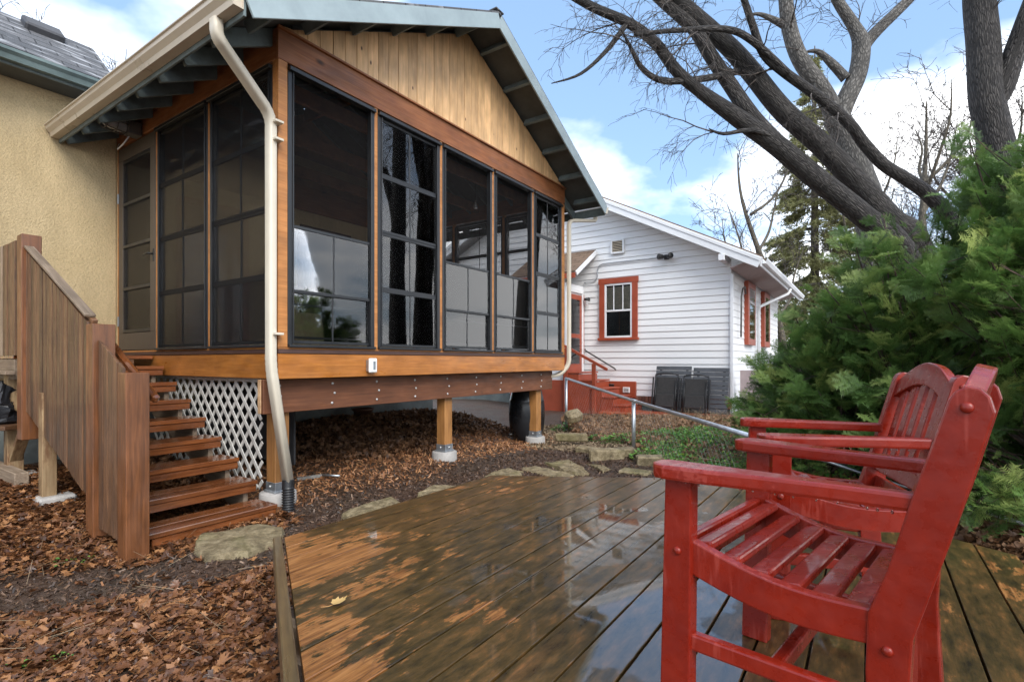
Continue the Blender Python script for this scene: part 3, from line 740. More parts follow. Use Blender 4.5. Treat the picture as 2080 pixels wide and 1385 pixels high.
# outlet box
ob = box('outlet_box', porch, 'galvanised', pf(.985, -.025, 1.022), (.075, .045, .115), A, Z, .004)
box('outlet_cover', ob, 'white_plastic', pf(.985, -.062, 1.024), (.098, .03, .145), A, Z, .012)
box('cover_window', ob, 'galvanised', pf(.992, -.078, 1.024), (.03, .006, .082), A, Z, .003)
# downspouts
def spout(name, pts, w, t, up, mat='spout_cream'):
    """rectangular pipe swept along a polyline with rounded bends"""
    P = [Vector(p) for p in pts]; path = [P[0]]
    for i in range(1, len(P) - 1):
        r = min(.10, (P[i] - P[i - 1]).length * .45, (P[i + 1] - P[i]).length * .45)
        s0 = P[i] + (P[i - 1] - P[i]).normalized() * r; s1 = P[i] + (P[i + 1] - P[i]).normalized() * r
        for k in range(9):
            u = k / 8; path.append(s0 * (1 - u) ** 2 + P[i] * 2 * u * (1 - u) + s1 * u * u)
    path.append(P[-1])
    V, Fc = [], []; side = Vector(up).normalized()
    prof = []
    for k in range(20):
        a = 2 * math.pi * k / 20; c_, s_ = math.cos(a), math.sin(a); q = (abs(c_) ** 6 + abs(s_) ** 6) ** (-1 / 6)
        x, y = c_ * q, s_ * q
        if k % 5 == 2 or k % 5 == 3: x *= .985; y *= .985
        prof.append((x, y))
    for i, p in enumerate(path):
        tn = (path[min(i + 1, len(path) - 1)] - path[max(i - 1, 0)]).normalized()
        sd = (side - tn * side.dot(tn)).normalized(); ot = tn.cross(sd)
        crimp = 1.0 - (.05 if (1 < i < len(path) - 2 and i % 2) else 0)
        for x, y in prof: V.append(p + sd * x * w / 2 * crimp + ot * y * t / 2 * crimp)
    n = 20
    for i in range(len(path) - 1):
        for k in range(n): Fc.append((i * n + k, i * n + (k + 1) % n, (i + 1) * n + (k + 1) % n, (i + 1) * n + k))
    Fc.append(tuple(range(n))[::-1]); Fc.append(tuple(range((len(path) - 1) * n, len(path) * n)))
    M = WM[porch]; Mi = M.inverted()
    me = mesh(name, [Mi @ v for v in V], Fc, True)
    return link(name, me, mat, porch, M.copy())
ze = zroof(-EO)
foot = ongr(586, 1040, -.25); foot.z = -.25
ds = spout('downspout', [pf(-.615, -.20, ze - .12), pf(-.615, -.20, ze - .24), pf(-.055, .02, ze - .56), pf(-.055, .02, 1.02), foot + Vector((-.006, .01, .25))], .10, .072, B)
for z in (2.95, 1.30, 3.1): box('strap', ds, 'spout_cream', pf(-.03, -.015, z), (.075, .12, .02), A, Z, .002)
hose_paths = []
p0 = foot + Vector((-.006, .01, .28)); p1 = foot + Vector((.015, -.04, -.03))
pts, rs = [], []
for k in range(60):
    u = k / 59; pts.append(p0.lerp(p1, u)); rs.append(.052 if k < 14 else (.055 if (k // 2) % 2 else .046))
tubes('drain_hose', porch, 'corrugated_black', [(pts, rs, 18)])
ze2 = zroof(PW + EO)
ds2 = spout('downspout', [pf(PW + .60, -.28, ze2 - .12), pf(PW + .60, -.28, ze2 - .22), pf(PW + .06, -.05, ze2 - .30), pf(PW + .06, -.05, 1.0), pf(PW - .05, .06, .84), pf(PW - .32, .35, .78)], .07, .055, B)
# caged utility light under the left eave
lt = box('wall_light', porch, 'lamp_metal', pf(-.075, 2.78, 3.72), (.14, .15, .15), A, Z, .01, 'caged utility light under the eave')
lathe('lamp_globe', lt, 'bulb_glass', [(.06, 0), (.08, .04), (.08, .17), (.06, .23), (.001, .26)], frame(pf(-.14, 2.78, 3.72), B, (-A * .9 + B * .1 + Z * .12)), 16)
Ml = frame(pf(-.14, 2.78, 3.72), B, (-A * .9 + B * .1 + Z * .12))
cage = []
for k in range(6):
    a = k * math.pi / 3
    cage.append(([Ml @ Vector((.09 * math.cos(a) * s, .09 * math.sin(a) * s, z)) for s, z in ((1, 0), (1.08, .08), (1.08, .18), (.75, .26), (.1, .29))], [.006] * 5, 5))
for z, s in ((.0, 1), (.10, 1.08), (.19, 1.06)):
    cage.append(([Ml @ Vector((.09 * s * math.cos(t * .5236), .09 * s * math.sin(t * .5236), z)) for t in range(13)], [.006] * 13, 5))
tubes('lamp_cage', lt, 'lamp_metal', cage)
tubes('cable', lt, 'white_trim', [([pf(-.09, 2.82, 3.66), pf(-.13, 2.90, 3.56), pf(-.13, 3.05, 3.54), pf(-.06, 3.2, 3.66)], [.008] * 4, 6)])

# hanging bulbs inside the porch
for k, (a, b, ln, lab) in enumerate(((.48, .55, .30, 'clear bulb hanging high behind the first front screen panel'), (3.02, 1.5, .30, 'clear bulb hanging behind the third front screen panel'), (4.0, 1.0, .3, 'clear bulb hanging behind the fourth front screen panel'))):
    t = thing('hanging_bulb', lab, 'bulb', pf(a, b, Z_H1 - .14 - ln), 'bulbs hanging in the porch')
    zt = zroof(a) - .16
    tubes('cord', t, 'dark_lamp', [([pf(a, b, zt), pf(a, b, Z_H1 - .14 - ln + .13)], [.004, .004], 6)])
    lathe('socket', t, 'brass_bulb', [(.001, .16), (.018, .155), (.02, .10), (.015, .095)], WM[t].copy(), 12)
    lathe('glass', t, 'bulb_glass', [(.014, .10), (.022, .07), (.036, .035), (.036, .015), (.02, -.01), (.001, -.016)], WM[t].copy(), 14)

# ------------------------------------------------------------------ stucco house on the left
sh = thing('stucco_house', 'tan stucco house with dark shingle roof behind the porch and stairs', 'house', pf(-2.5, PD + 1, 0))
wz0, wz1 = .55, 4.2
box('wall', sh, 'stucco', pf(-3.1, PD + .15, (wz0 + wz1) / 2), (6.2 , .28, wz1 - wz0), A, Z, .01)
box('porch_wall', sh, 'stucco', pf(PW / 2 + .3, PD + .15, (wz0 + 4.4) / 2), (PW + .6 - .004, .28, 4.4 - wz0), A, Z, .01)
box('foundation', sh, 'foundation', pf(-.5, PD + .17, (wz0 - .4) / 2), (12.4, .26, wz0 + .38), A, Z, .01)
prism('gable_wall', sh, 'ceiling_brown', [(-RIDGE_A + .2, 0), (RIDGE_A - .2, 0), (0, 1.22)], .1, frame(pf(RIDGE_A, PD + .09, zroof(.2) - .12), A, Z))
box('wall_top', sh, 'ceiling_brown', pf(RIDGE_A, PD + .0, 3.90), (PW - .1, .02, .36), A, Z, .002)
# house window and door seen through the screens
def hwin(a0, a1, z0, z1, name, glassy=True):
    w_ = box(name, sh, 'door_red' if name == 'door' else 'dark_room', pf((a0 + a1) / 2, PD + .005, (z0 + z1) / 2), (a1 - a0, .03, z1 - z0), A, Z, .003)
    for s in ((a0, z0, a0, z1), (a1, z0, a1, z1), (a0, z0, a1, z0), (a0, z1, a1, z1)):
        bar('casing', w_, 'door_red' if name == 'door' else 'brown_trim', pf(s[0], PD - .02, s[1]), pf(s[2], PD - .02, s[3]), .08, .03, OUT_F, .003)
    if glassy: box('pane', w_, 'window_glass', pf((a0 + a1) / 2, PD - .016, (z0 + z1) / 2), (a1 - a0 - .07, .004, z1 - z0 - .07), A, Z, .0005)
hwin(.7, 1.6, 1.20, 3.25, 'door'); hwin(2.5, 3.5, 1.9, 3.25, 'window')
prail('ledger', 'header_wood', .1, PD - .035, PW - .1, PD - .035, 3.72, .04, .4)
# eave and roof of the house
eb = PD - .35
bar('fascia', sh, 'rafter_paint', pf(-6.2, eb, 4.18), pf(-.2, eb, 4.18), .025, .15, Z, .004)
gpts = [(0, 0), (0, -.11), (.07, -.11), (.085, -.06), (.115, -.03), (.115, 0), (.105, 0), (.075, -.055), (.06, -.10), (.01, -.10), (.01, 0)]
link('gutter', prism_mesh(gpts, 6.0), 'gutter_green', sh, frame(pf(-3.2, eb - .014, 4.24), -B, Z))
box('soffit', sh, 'soffit_dark', pf(-3.2, PD - .165, 4.13), (6.0, .32, .03), A, Z, .003)
upv = (B + Z * .86).normalized(); nv = (-B * .86 + Z).normalized(); upd = (B - Z * .86).normalized(); nd_ = (B * .86 + Z).normalized(); RL = 1.12
box('roof', sh, 'shingle_grey', pf(-3.25, eb - .03, 4.27) + upv * RL / 2, (6.3, RL, .04), A, nv, .005)
box('roof', sh, 'shingle_grey', pf(-3.25, eb - .03, 4.27) + upv * (RL - .02) + upd * 2.0, (6.3, 4.0, .04), A, nd_, .005)
rv_ = box('roof_vent', sh, 'roof_vent_grey', pf(-.62, eb, 4.27) + upv * .93 + nv * .07, (.36, .24, .10), A, nv, .02)
box('vent_flange', rv_, 'roof_vent_grey', pf(-.62, eb, 4.27) + upv * .93 + nv * .024, (.44, .36, .015), A, nv, .003)

# ------------------------------------------------------------------ stairs and landing
st = thing('wooden_staircase', 'wet brown wooden stairs with board guard and landing, rising to the porch door', 'stairs', pf(-.55, .9, -.27))
RUN, RISE, TZ1, SB0 = .305, .1657, -.143, -.043
SA0, SA1 = -1.07, -.03
for i in range(8):
    z = TZ1 + i * RISE; b = SB0 + i * RUN
    t_ = bar('tread', st, 'tread_wood', pf(SA0, b + .08, z - .02), pf(SA1, b + .08, z - .02), .158, .038, Z, .005)
    bar('tread_board', t_, 'tread_wood', pf(SA0, b + .242, z - .021), pf(SA1 - .004, b + .242, z - .021), .152, .037, Z, .005)
    bar('nosing_board', t_, 'tread_wood', pf(SA0 + .1 + .09 * (i % 2), b + .03, z - .071), pf(SA1 - .008, b + .03, z - .071), .036, .06, Z, .004)
for a in (SA0 + .06, SA1 - .08):
    pts = []
    for i in range(8):
        z = TZ1 + i * RISE - .042; b = i * RUN + .06
        pts += [(b, z - (RISE if i else .10)), (b, z)]
    pts += [(8 * RUN + .06, TZ1 + 7 * RISE - .042), (8 * RUN + .06, TZ1 + 7 * RISE - .36), (.45, -.29), (.06, -.29)]
    prism('stringer', st, 'grey_wood', pts, .04, frame(pf(a, SB0, 0), B, Z))
# landing
LB0 = SB0 + 8 * RUN; LZ = 1.13
for k in range(7):
    b = LB0 + .02 + .07 + k * .143
    bar('landing_board', st, 'tread_wood', pf(SA0 - .10, b, LZ - .02), pf(-.012, b, LZ - .02), .138, .038, Z, .004)
bar('landing_rim', st, 'grey_wood', pf(SA0 - .08, LB0 - .02, LZ - .14), pf(SA0 - .08, PD - .05, LZ - .14), .04, .19, Z, .004)
bar('landing_rim', st, 'guard_wood', pf(SA0, LB0 + .02, LZ - .14), pf(-.2, LB0 + .02, LZ - .14), .04, .19, Z, .004)
bar('landing_ledge', st, 'grey_wood', pf(SA0 - .145, LB0 - .1, LZ - .17), pf(SA0 - .145, PD - .05, LZ - .17), .07, .035, Z, .004)
GA = -1.10                                # plane of the guard
def post(b, z0, z1, w=.14, mat='newel_wood', a=GA, name='newel_post', lab=None):
    o = box(name, st, mat, pf(a, b, (z0 + z1) / 2), (z1 - z0, w, w), Z, A, .005)
    if lab: o['label'] = lab
    return o
PB1, PB2, PB3 = -.08, .50, 2.13
post(PB1, -.33, .99); post(PB2, -.33, 1.34); post(PB3, .36, 2.21, a=GA - .02)
gb = .086
b = PB1 + .08
while b < PB2 - .08:
    z1 = 1.01 + (b + gb / 2 - PB1 - .06) * .47; z0 = -.17 + (b - PB1) * .06
    pts = [(z0, -gb / 2), (z0, gb / 2 - .012), (z1 + .02, gb / 2 - .012), (z1 - .02, -gb / 2)]
    prism('guard_board', st, 'guard_wood', [(x - .5, y) for x, y in pts][::-1], .018, frame(pf(GA - .03 + random.uniform(-.004, .004), b + gb / 2, .5), Z, B), .002)
    b += gb
b = PB2 + .08
while b < PB3 - .08:
    zt = 1.34 + (b - PB2) * .466; zb = .09 + max(0, b - PB2 - .10) * .37
    pts = [(zb - .015, -gb / 2), (zb + .015, gb / 2 - .012), (zt + .019, gb / 2 - .012), (zt - .019, -gb / 2)]
    prism('guard_board', st, 'guard_wood', [(x - 1, y) for x, y in pts][::-1], .018, frame(pf(GA - .05 + random.uniform(-.004, .004), b + gb / 2, 1), Z, B), .002)
    b += gb
bar('guard_rail', st, 'guard_wood', pf(GA - .02, PB2 + .06, 1.335), pf(GA - .02, PB3 - .06, 1.335 + (PB3 - PB2 - .12) * .466), .036, .085, Z, .004)
bar('guard_rail', st, 'guard_wood', pf(GA - .02, PB2 + .06, .32), pf(GA - .02, PB3 - .06, .32 + (PB3 - PB2 - .12) * .4), .036, .085, Z, .004)
bar('guard_cap', st, 'grey_wood', pf(GA - .04, PB2 + .075, 1.405), pf(GA - .04, PB3 - .075, 1.405 + (PB3 - PB2 - .15) * .466), .07, .022, Z, .004)
b = PB3 + .08
while b < PD - .1:
    box('guard_board', st, 'guard_wood' if b < PB3 + .55 else 'grey_wood', pf(GA - .07 + random.uniform(-.004, .004), b + gb / 2, 1.65), (1.06, gb - .012, .018), Z, -A, .002)
    b += gb
for z in (2.13, 1.28): bar('guard_rail', st, 'guard_wood', pf(GA - .02, PB3 + .06, z), pf(GA - .02, PD, z), .04, .09, Z, .004)
bar('handrail', st, 'tread_wood', pf(GA + .13, -.10, .80), pf(GA + .13, .78, 1.245), .05, .06, Z, .016)
bar('handrail_bracket', st, 'lamp_metal', pf(GA + .08, .2, .93), pf(GA + .13, .2, .93), .02, .02, Z, .003)
for b_, zt_, w_ in ((1.62, .80, .10), (2.62, .95, .12)):
    p_ = pf(GA - .02, b_); zg_ = gzf(p_.x, p_.y)
    sp_ = post(b_, zg_ - .02, zt_, w_, 'pale_post', GA - .02, 'support_post')
    box('pier_block', sp_, 'concrete', pf(GA + .02, b_ - .02, zg_ - .02), (.26, .22, .10), A, Z, .02)
bar('brace', st, 'pale_post', pf(GA - .02, PB3 - .05, .60), pf(GA - .02, 2.58, .12), .04, .09, A, .003)
bar('ground_beam', st, 'grey_wood', pf(GA - .10, 2.0, .0), pf(GA - .10, PD, .0), .10, .16, Z, .006)
# ------------------------------------------------------------------ neighbour's white house
NC = Vector((4.63, 11.0, 0))
def nf(s, q, z=0): return NC + B * s + A * q + Z * z
nh = thing('white_house', 'white clapboard house with gable end and red trimmed window beyond the fence', 'house', nf(0, 0, 0))
EXP = .148
def nroof(s): return 3.12 + .518 * (min(s, 9.2 - s) + .6)
sw = box('wall', nh, 'white_trim', nf(4.6, .13, 1.4), (9.1, .12, 2.9), B, Z, .004)
prism('gable_wall', nh, 'white_trim', [(-4.5, 2.8), (4.5, 2.8), (0, nroof(4.6) - .35)], .1, frame(nf(4.6, .13, 0), B, Z))
box('side_wall', nh, 'white_trim', nf(.13, 3.6, 1.5), (7.0, .12, 3.1), A, Z, .004)
box('foundation', nh, 'foundation', nf(4.6, .14, -.05), (9.1, .2, .5), B, Z, .004)
r = 0; z = .26
while z < 5.5:
    zt = z + EXP + .012
    def rs(zz): return max(.03, (zz + .20 - 3.12) / .518 - .6)
    s0, s1 = rs(z), rs(zt)
    e0, e1 = 9.2 - s0, 9.2 - s1
    if e1 - s1 < .3: break
    pts = [(s0, 0), (e0, 0), (e1, zt - z), (s1, zt - z)]
    prism('clapboard', nh, 'siding', [(x - 4.6, y) for x, y in pts], .016, frame(nf(4.6, .045, z), B, Z + A * .13), .002)
    if z < 3.0: box('clapboard', nh, 'siding', nf(.052, 3.55, z + EXP / 2), (6.9, .012, EXP + .01), A, Z - B * -.09, .002)
    z += EXP
box('corner_board', nh, 'white_trim', nf(.012, .02, 1.55), (.06, .06, 2.7), B, Z, .004)
# brick course below the siding
for k in range(34):
    box('brick', nh, 'brick', nf(.05 + k * .082, .03, .15), (.072, .05, .20), B, Z, .005)
# roof
for sgn in (-1, 1):
    se = -.6 if sgn < 0 else 9.8
    up = (B * (-sgn) + Z * .518).normalized(); nr = (B * sgn * .518 + Z).normalized(); L = 5.2 * math.hypot(1, .518)
    mid = nf((se + 4.6) / 2, 3.3, (nroof(se) + nroof(4.6)) / 2)
    rf = box('roof', nh, 'shingle_brown', mid + nr * .02, (L, 7.4, .035), up, nr, .004)
    box('roof_deck', rf, 'white_trim', mid - nr * .018, (L - .03, 7.3, .03), up, nr, .002)
    bar('rake_board', rf, 'white_trim', nf(se, -.41, nroof(se) - .11), nf(4.6, -.41, nroof(4.6) - .11), .21, .03, -A, .004)
    bar('rake_trim', rf, 'white_trim', nf(se, -.432, nroof(se) - .045), nf(4.6, -.432, nroof(4.6) - .045), .07, .018, -A, .004)
    for s in (.12, 4.4) if sgn < 0 else ():
        box('purlin_end', rf, 'white_trim', nf(s, -.2, nroof(s) - .30), (.5, .12, .13), A, Z, .006)
bar('eave_fascia', nh, 'white_trim', nf(-.60, -.38, 3.02), nf(-.60, 6.9, 3.02), .03, .16, Z, .004)
box('soffit', nh, 'eave_pink', nf(-.29, 3.3, 3.06), (7.2, .58, .02), A, Z + B * .3, .003)
link('gutter', prism_mesh([(0, 0), (0, -.10), (.07, -.10), (.10, -.03), (.10, 0), (.09, 0), (.06, -.09), (.01, -.09), (.01, 0)], 7.2), 'white_trim', nh, frame(nf(-.62, 3.3, 3.10), -B, Z))
tubes('downspout', nh, 'white_trim', [([nf(-.66, 3.9, 2.98), nf(-.60, 3.9, 2.85), nf(-.06, 2.9, 2.45), nf(-.04, 2.9, 2.3), nf(-.04, 2.9, 0)], [.04] * 5, 8)])
for q in (2.0, 4.3):
    w_ = box('side_window', nh, 'red_house', nf(-.0, q, 2.2), (.95, .10, 1.5), A, Z, .006)
    box('pane', w_, 'window_glass', nf(-.053, q, 2.2), (.65, .006, 1.2), A, Z, .001)
tubes('service_conduit', nh, 'lamp_metal', [([nf(-.02, .8, 1.6), nf(-.03, .8, 2.5), nf(-.05, .85, 2.68), nf(-.05, 1.1, 2.75), nf(-.03, 1.3, 2.62)], [.02] * 5, 8)])
# main window
ws0, ws1, wz0_, wz1_ = 2.07, 3.03, 1.56, 3.04
wd = box('window', nh, 'dark_room', nf((ws0 + ws1) / 2, .03, (wz0_ + wz1_) / 2), (ws1 - ws0 - .1, .02, wz1_ - wz0_ - .1), B, Z, .002)
for s in (ws0 + .065, ws1 - .065): bar('casing', wd, 'red_house', nf(s, -.0, wz0_ + .06), nf(s, 0, wz1_ - .002), .13, .05, -A, .004)
bar('casing', wd, 'red_house', nf(ws0 - .02, -.004, wz1_ - .06), nf(ws1 + .02, -.004, wz1_ - .06), .13, .05, -A, .004)
bar('sill', wd, 'red_house', nf(ws0 - .03, -.012, wz0_ + .03), nf(ws1 + .03, -.012, wz0_ + .03), .06, .08, -A, .004)
i0, i1, j0, j1 = ws0 + .135, ws1 - .135, wz0_ + .065, wz1_ - .13
for s in (i0 + .02, i1 - .02): bar('sash', wd, 'white_trim', nf(s, .006, j0), nf(s, .006, j1), .045, .03, -A, .003)
for z in (j0 + .02, (j0 + j1) / 2, j1 - .02): bar('sash', wd, 'white_trim', nf(i0 + .042, .004, z), nf(i1 - .042, .004, z), .045, .03, -A, .003)
for k in (1, 2):
    s = i0 + (i1 - i0) * k / 3; bar('muntin', wd, 'white_trim', nf(s, .006, (j0 + j1) / 2 + .025), nf(s, .006, j1 - .045), .022, .012, -A, .002)
box('pane', wd, 'window_glass', nf((i0 + i1) / 2, .012, (j0 + j1) / 2), (i1 - i0 - .08, .003, j1 - j0 - .08), B, Z, .0005)
for k in range(22):
    z = (j0 + j1) / 2 + .05 + k * .024
    if z < j1 - .05: box('blind_slat', wd, 'blind', nf((i0 + i1) / 2, .0165, z), (i1 - i0 - .09, .003, .020), B, Z, .0005)
# attic vent
vt = box('attic_vent', nh, 'dark_room', nf(2.57, .02, 3.79), (.28, .02, .28), B, Z, .002)
for s in (2.57 - .15, 2.57 + .15): bar('vent_frame', vt, 'white_trim', nf(s, 0, 3.62), nf(s, 0, 3.96), .04, .04, -A, .003)
for z in (3.64, 3.94): bar('vent_frame', vt, 'white_trim', nf(2.44, -.001, z), nf(2.70, -.001, z), .04, .04, -A, .003)
for k in range(7): box('louver', vt, 'blind', nf(2.57, .004, 3.675 + k * .038), (.258, .03, .010), B, Z - A * .6, .001)
# flood light, conduit, porch light
fl = box('flood_light', nh, 'dark_lamp', nf(1.38, -.03, 3.40), (.11, .07, .11), B, Z, .01, 'black twin flood light on the gable wall')
for dsx in (-.1, .1):
    lathe('lamp_head', fl, 'dark_lamp', [(.02, 0), (.05, .03), (.065, .13), (.06, .15), (.001, .14)], frame(nf(1.38 + dsx * .4, -.08, 3.40), Z, B * dsx * 6 - A * .6 - Z * .35), 14)
tubes('conduit', nh, 'rail_steel', [([nf(1.44, .015, 3.42), nf(2.3, .012, 3.42), nf(2.95, .012, 3.42), nf(3.06, .012, 3.37), nf(3.09, .012, 3.25), nf(3.09, .012, 3.12), nf(3.14, .012, 3.03), nf(3.25, .012, 3.0), nf(3.45, .012, 3.0)], [.012] * 9, 8)])
pl = box('porch_light', nh, 'dark_lamp', nf(3.33, -.01, 2.58), (.09, .05, .09), B, Z, .01)
lathe('shade', pl, 'dark_lamp', [(.02, .06), (.06, .04), (.065, 0), (.05, -.005)], Matrix.Translation(nf(3.33, -.10, 2.55)), 14)
lathe('glass', pl, 'bulb_glass', [(.045, 0), (.05, -.06), (.035, -.13), (.001, -.14)], Matrix.Translation(nf(3.33, -.10, 2.55)), 14)
# basement window
bw_ = box('basement_window', nh, 'red_house', nf(2.57, .01, .40), (.92, .07, .38), B, Z, .005)
for s in (2.72, 2.90): box('pane', bw_, 'window_glass', nf(s, -.028, .39), (.16, .006, .26), B, Z, .001)
for s in (2.72, 2.90): box('pane_back', bw_, 'dark_room', nf(s, -.0255, .39), (.16, .004, .26), B, Z, .0005)
dv = box('dryer_vent', bw_, 'white_plastic', nf(2.33, -.04, .39), (.17, .03, .13), B, Z, .008)
for k in range(3): box('vent_slot', dv, 'dark_lamp', nf(2.33, -.056, .355 + k * .034), (.12, .004, .014), B, Z, .001)
# entry with its own little roof
VS = 3.46
box('entry_wall', nh, 'white_trim', nf(VS + .75, -.475, 1.6), (1.5, .94, 2.6), B, Z, .004)
dr = box('entry_door', nh, 'red_house', nf(VS - .012, -.52, 1.72), (.03, .74, 1.88), B, Z, .004)
for z0, z1 in ((1.72, 2.54), (1.0, 1.62)):
    box('pane', dr, 'window_glass', nf(VS - .030, -.52, (z0 + z1) / 2), (.008, .5, z1 - z0), B, Z, .001); box('pane_back', dr, 'dark_room', nf(VS - .0275, -.52, (z0 + z1) / 2), (.006, .5, z1 - z0), B, Z, .001)
for q in (-.11, -.93): box('door_casing', dr, 'white_trim', nf(VS - .02, q, 1.74), (.04, .07, 1.96), B, Z, .004)
box('door_casing', dr, 'white_trim', nf(VS - .021, -.52, 2.75), (.042, .89, .09), B, Z, .004)
box('door_edge', dr, 'red_house', nf(VS - .03, -.055, 1.85), (.02, .035, 1.7), B, Z, .003)
ur = (A + Z * .62).normalized(); un = (-A * .62 + Z).normalized()
er = box('entry_roof', nh, 'shingle_brown', nf(VS + .6, -.52, 3.44), (1.85, 1.25, .03), B, un, .003)
bar('entry_rake', er, 'white_trim', nf(VS - .335, -1.05, 3.06), nf(VS - .335, -.0, 3.71), .03, .10, Z, .003)
bar('entry_fascia', er, 'red_house', nf(VS - .32, -1.07, 3.02), nf(VS + 1.5, -1.07, 3.02), .03, .12, Z, .003)

# ------------------------------------------------------------------ red steps beside the white house
rs_ = thing('red_steps', 'red painted wooden steps with handrail leading to the white house door', 'steps', nf(2.9, -.7, -.12))
for k in range(5):
    s1 = VS - .02 - k * .27; z = .80 - k * .175
    if k == 0: s0 = s1 - .42
    else: s0 = s1 - .30 - .15; s1 -= .13
    box('tread', rs_, 'red_house', nf((s0 + s1) / 2, -.60, z), (s1 - s0, 1.0, .035), B, Z, .004)
    box('riser', rs_, 'red_house', nf(s0 + .03, -.60, (z - .02 - .13) / 2 - .005), (.02, .98, z + .11 - .02), B, Z, .003)
    box('side_board', rs_, 'red_house', nf((s0 + s1) / 2 + .02, -1.075, (z - .02 - .14) / 2), (s1 - s0 - .03, .025, z + .11), B, Z, .003)
bar('handrail', rs_, 'red_house', nf(VS - .05, -1.10, 1.42), nf(VS - 1.12, -1.10, .88), .05, .06, Z, .005)
for s, zt in ((VS - .10, 1.36), (VS - .80, 1.01)): box('rail_post', rs_, 'red_house', nf(s, -1.10, (zt - .1) / 2), (.09, .045, zt + .1), B, Z, .004)
tubes('wall_handrail', nh, 'dark_lamp', [([nf(3.40, -.03, 1.36), nf(3.38, -.08, 1.33), nf(2.62, -.08, .90), nf(2.60, -.03, .86)], [.018] * 4, 8)])
box('skirt', rs_, 'red_house', nf(VS + .75, -1.0, .25), (1.5, .03, .75), B, Z, .004)

# ------------------------------------------------------------------ red boardwalk along the white house
wk = thing('red_walkway', 'low wet orange red boardwalk at the foot of the white house', 'walkway', nf(.6, -.8, -.15))
for k in range(6): box('board', wk, 'red_walk', nf(.35, -1.22 + k * .145, -.045), (4.2, .138, .035), B, Z, .004)
box('edge_board', wk, 'red_walk', nf(.35, -1.30, -.085), (4.2, .03, .12), B, Z, .004)
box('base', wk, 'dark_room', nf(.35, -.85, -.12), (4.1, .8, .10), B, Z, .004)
box('side_screen', nh, 'eave_pink', nf(-.75, .3, .42), (1.3, .04, .9), B, Z, .004)

# ------------------------------------------------------------------ things leaning on the white house
def slat_panel(s0, s1, h, lab, n=10):
    t = thing('slatted_panel', lab, 'panel', nf((s0 + s1) / 2, -.34, -.026), 'grey slatted panels against the white house')
    up = (Z + A * .26).normalized(); nn = (-A + Z * .26).normalized()
    o = nf(0, -.36, -.024)
    for k in range(n):
        zc = .055 + k * (h - .09) / (n - 1)
        box('slat', t, 'grey_slat', nf((s0 + s1) / 2, -.36, -.024) + up * zc, (s1 - s0, .018, (h - .09) / (n - 1) - .012), B, up, .003)
    for s in (s0 + .10, s1 - .10): bar('batten', t, 'grey_slat', nf(s, -.36, -.024) + up * .01 - nn * .022, nf(s, -.36, -.024) + up * (h - .03) - nn * .022, .05, .02, nn, .003)
    return t
slat_panel(.80, 1.58, 1.0, 'grey slatted panel leaning on the white siding, nearer the basement window')
slat_panel(.03, .76, .97, 'grey slatted panel leaning on the white siding, beside the house corner')
def folded_chair(sc, w, h, lab):
    t = thing('folding_chair', lab, 'folding chair', nf(sc, -.62, -.026), 'black folding chairs against the panels')
    up = (Z + A * .20).normalized(); nn = (-A + Z * .20).normalized(); o = nf(sc, -.60, -.018)
    P = lambda s, u, n_=0: o + B * s + up * u + nn * n_
    for s in (-w / 2, w / 2):
        tubes('frame_tube', t, 'dark_lamp', [([P(s, .0), P(s, h * .5), P(s * .97, h)], [.014] * 3, 8)])
        tubes('leg', t, 'dark_lamp', [([P(s * .86, .0, .05), P(s * .86, h * .85, .03)], [.012] * 2, 8)])
        bar('arm', t, 'dark_lamp', P(s * 1.13, .10, .035), P(s * 1.13, h * .93, .035), .022, .045, nn, .005)
    tubes('top_rail', t, 'dark_lamp', [([P(-w / 2, h), P(-w / 4, h + .035), P(0, h + .045), P(w / 4, h + .035), P(w / 2, h)], [.014] * 5, 8)])
    box('back_sling', t, 'fabric_black', P(0, h * .63, .004), (w * .9, .008, h * .62), B, up, .003)
    box('seat_sling', t, 'fabric_black', P(0, h * .30, .045), (w * .76, .03, h * .34), B, up, .006)
    tubes('cross_rail', t, 'dark_lamp', [([P(-w * .43, h * .13, .05), P(0, h * .19, .05), P(w * .43, h * .13, .05)], [.011] * 3, 8)])
folded_chair(1.24, .50, .80, 'black folding chair leaning on the left grey slatted panel')
folded_chair(.62, .52, .77, 'black folding chair leaning between the two grey slatted panels')

# ------------------------------------------------------------------ chain link fence
fe = thing('chain_link_fence', 'low galvanised wire fence with sloping top rail between the yards', 'fence', (1.6, 6.9, gzf(1.6, 6.9)))
FR = [at(1150, 768, 9.5), at(1287, 814, 6.9), at(1400, 848, 5.3), at(1530, 887, 4.1)]
tubes('top_rail', fe, 'rail_steel', [(FR, [.021] * 4, 12)])
FX = [FR[3], at(1750, 960, 4.6), at(2130, 1080, 3.05)]
tubes('top_rail', fe, 'galvanised', [(FX, [.014] * 3, 12)])
tubes('post', fe, 'rail_steel', [([Vector((FX[2].x, FX[2].y, gzf(FX[2].x, FX[2].y) - .1)), FX[2] + Z * .01], [.024, .024], 12)])
tubes('rail_joint', fe, 'rail_steel', [([FR[1].lerp(FR[0], .03), FR[1].lerp(FR[2], .06)], [.025, .025], 12)])
pb = at(1287, 905, 6.9)
for q in (FR[0], FR[1], FR[3]):
    zb_ = gzf(q.x, q.y) - .1
    tubes('post', fe, 'rail_steel', [([Vector((q.x, q.y, zb_)), Vector((q.x, q.y, q.z + .01))], [.026, .026], 12)])
wires = []
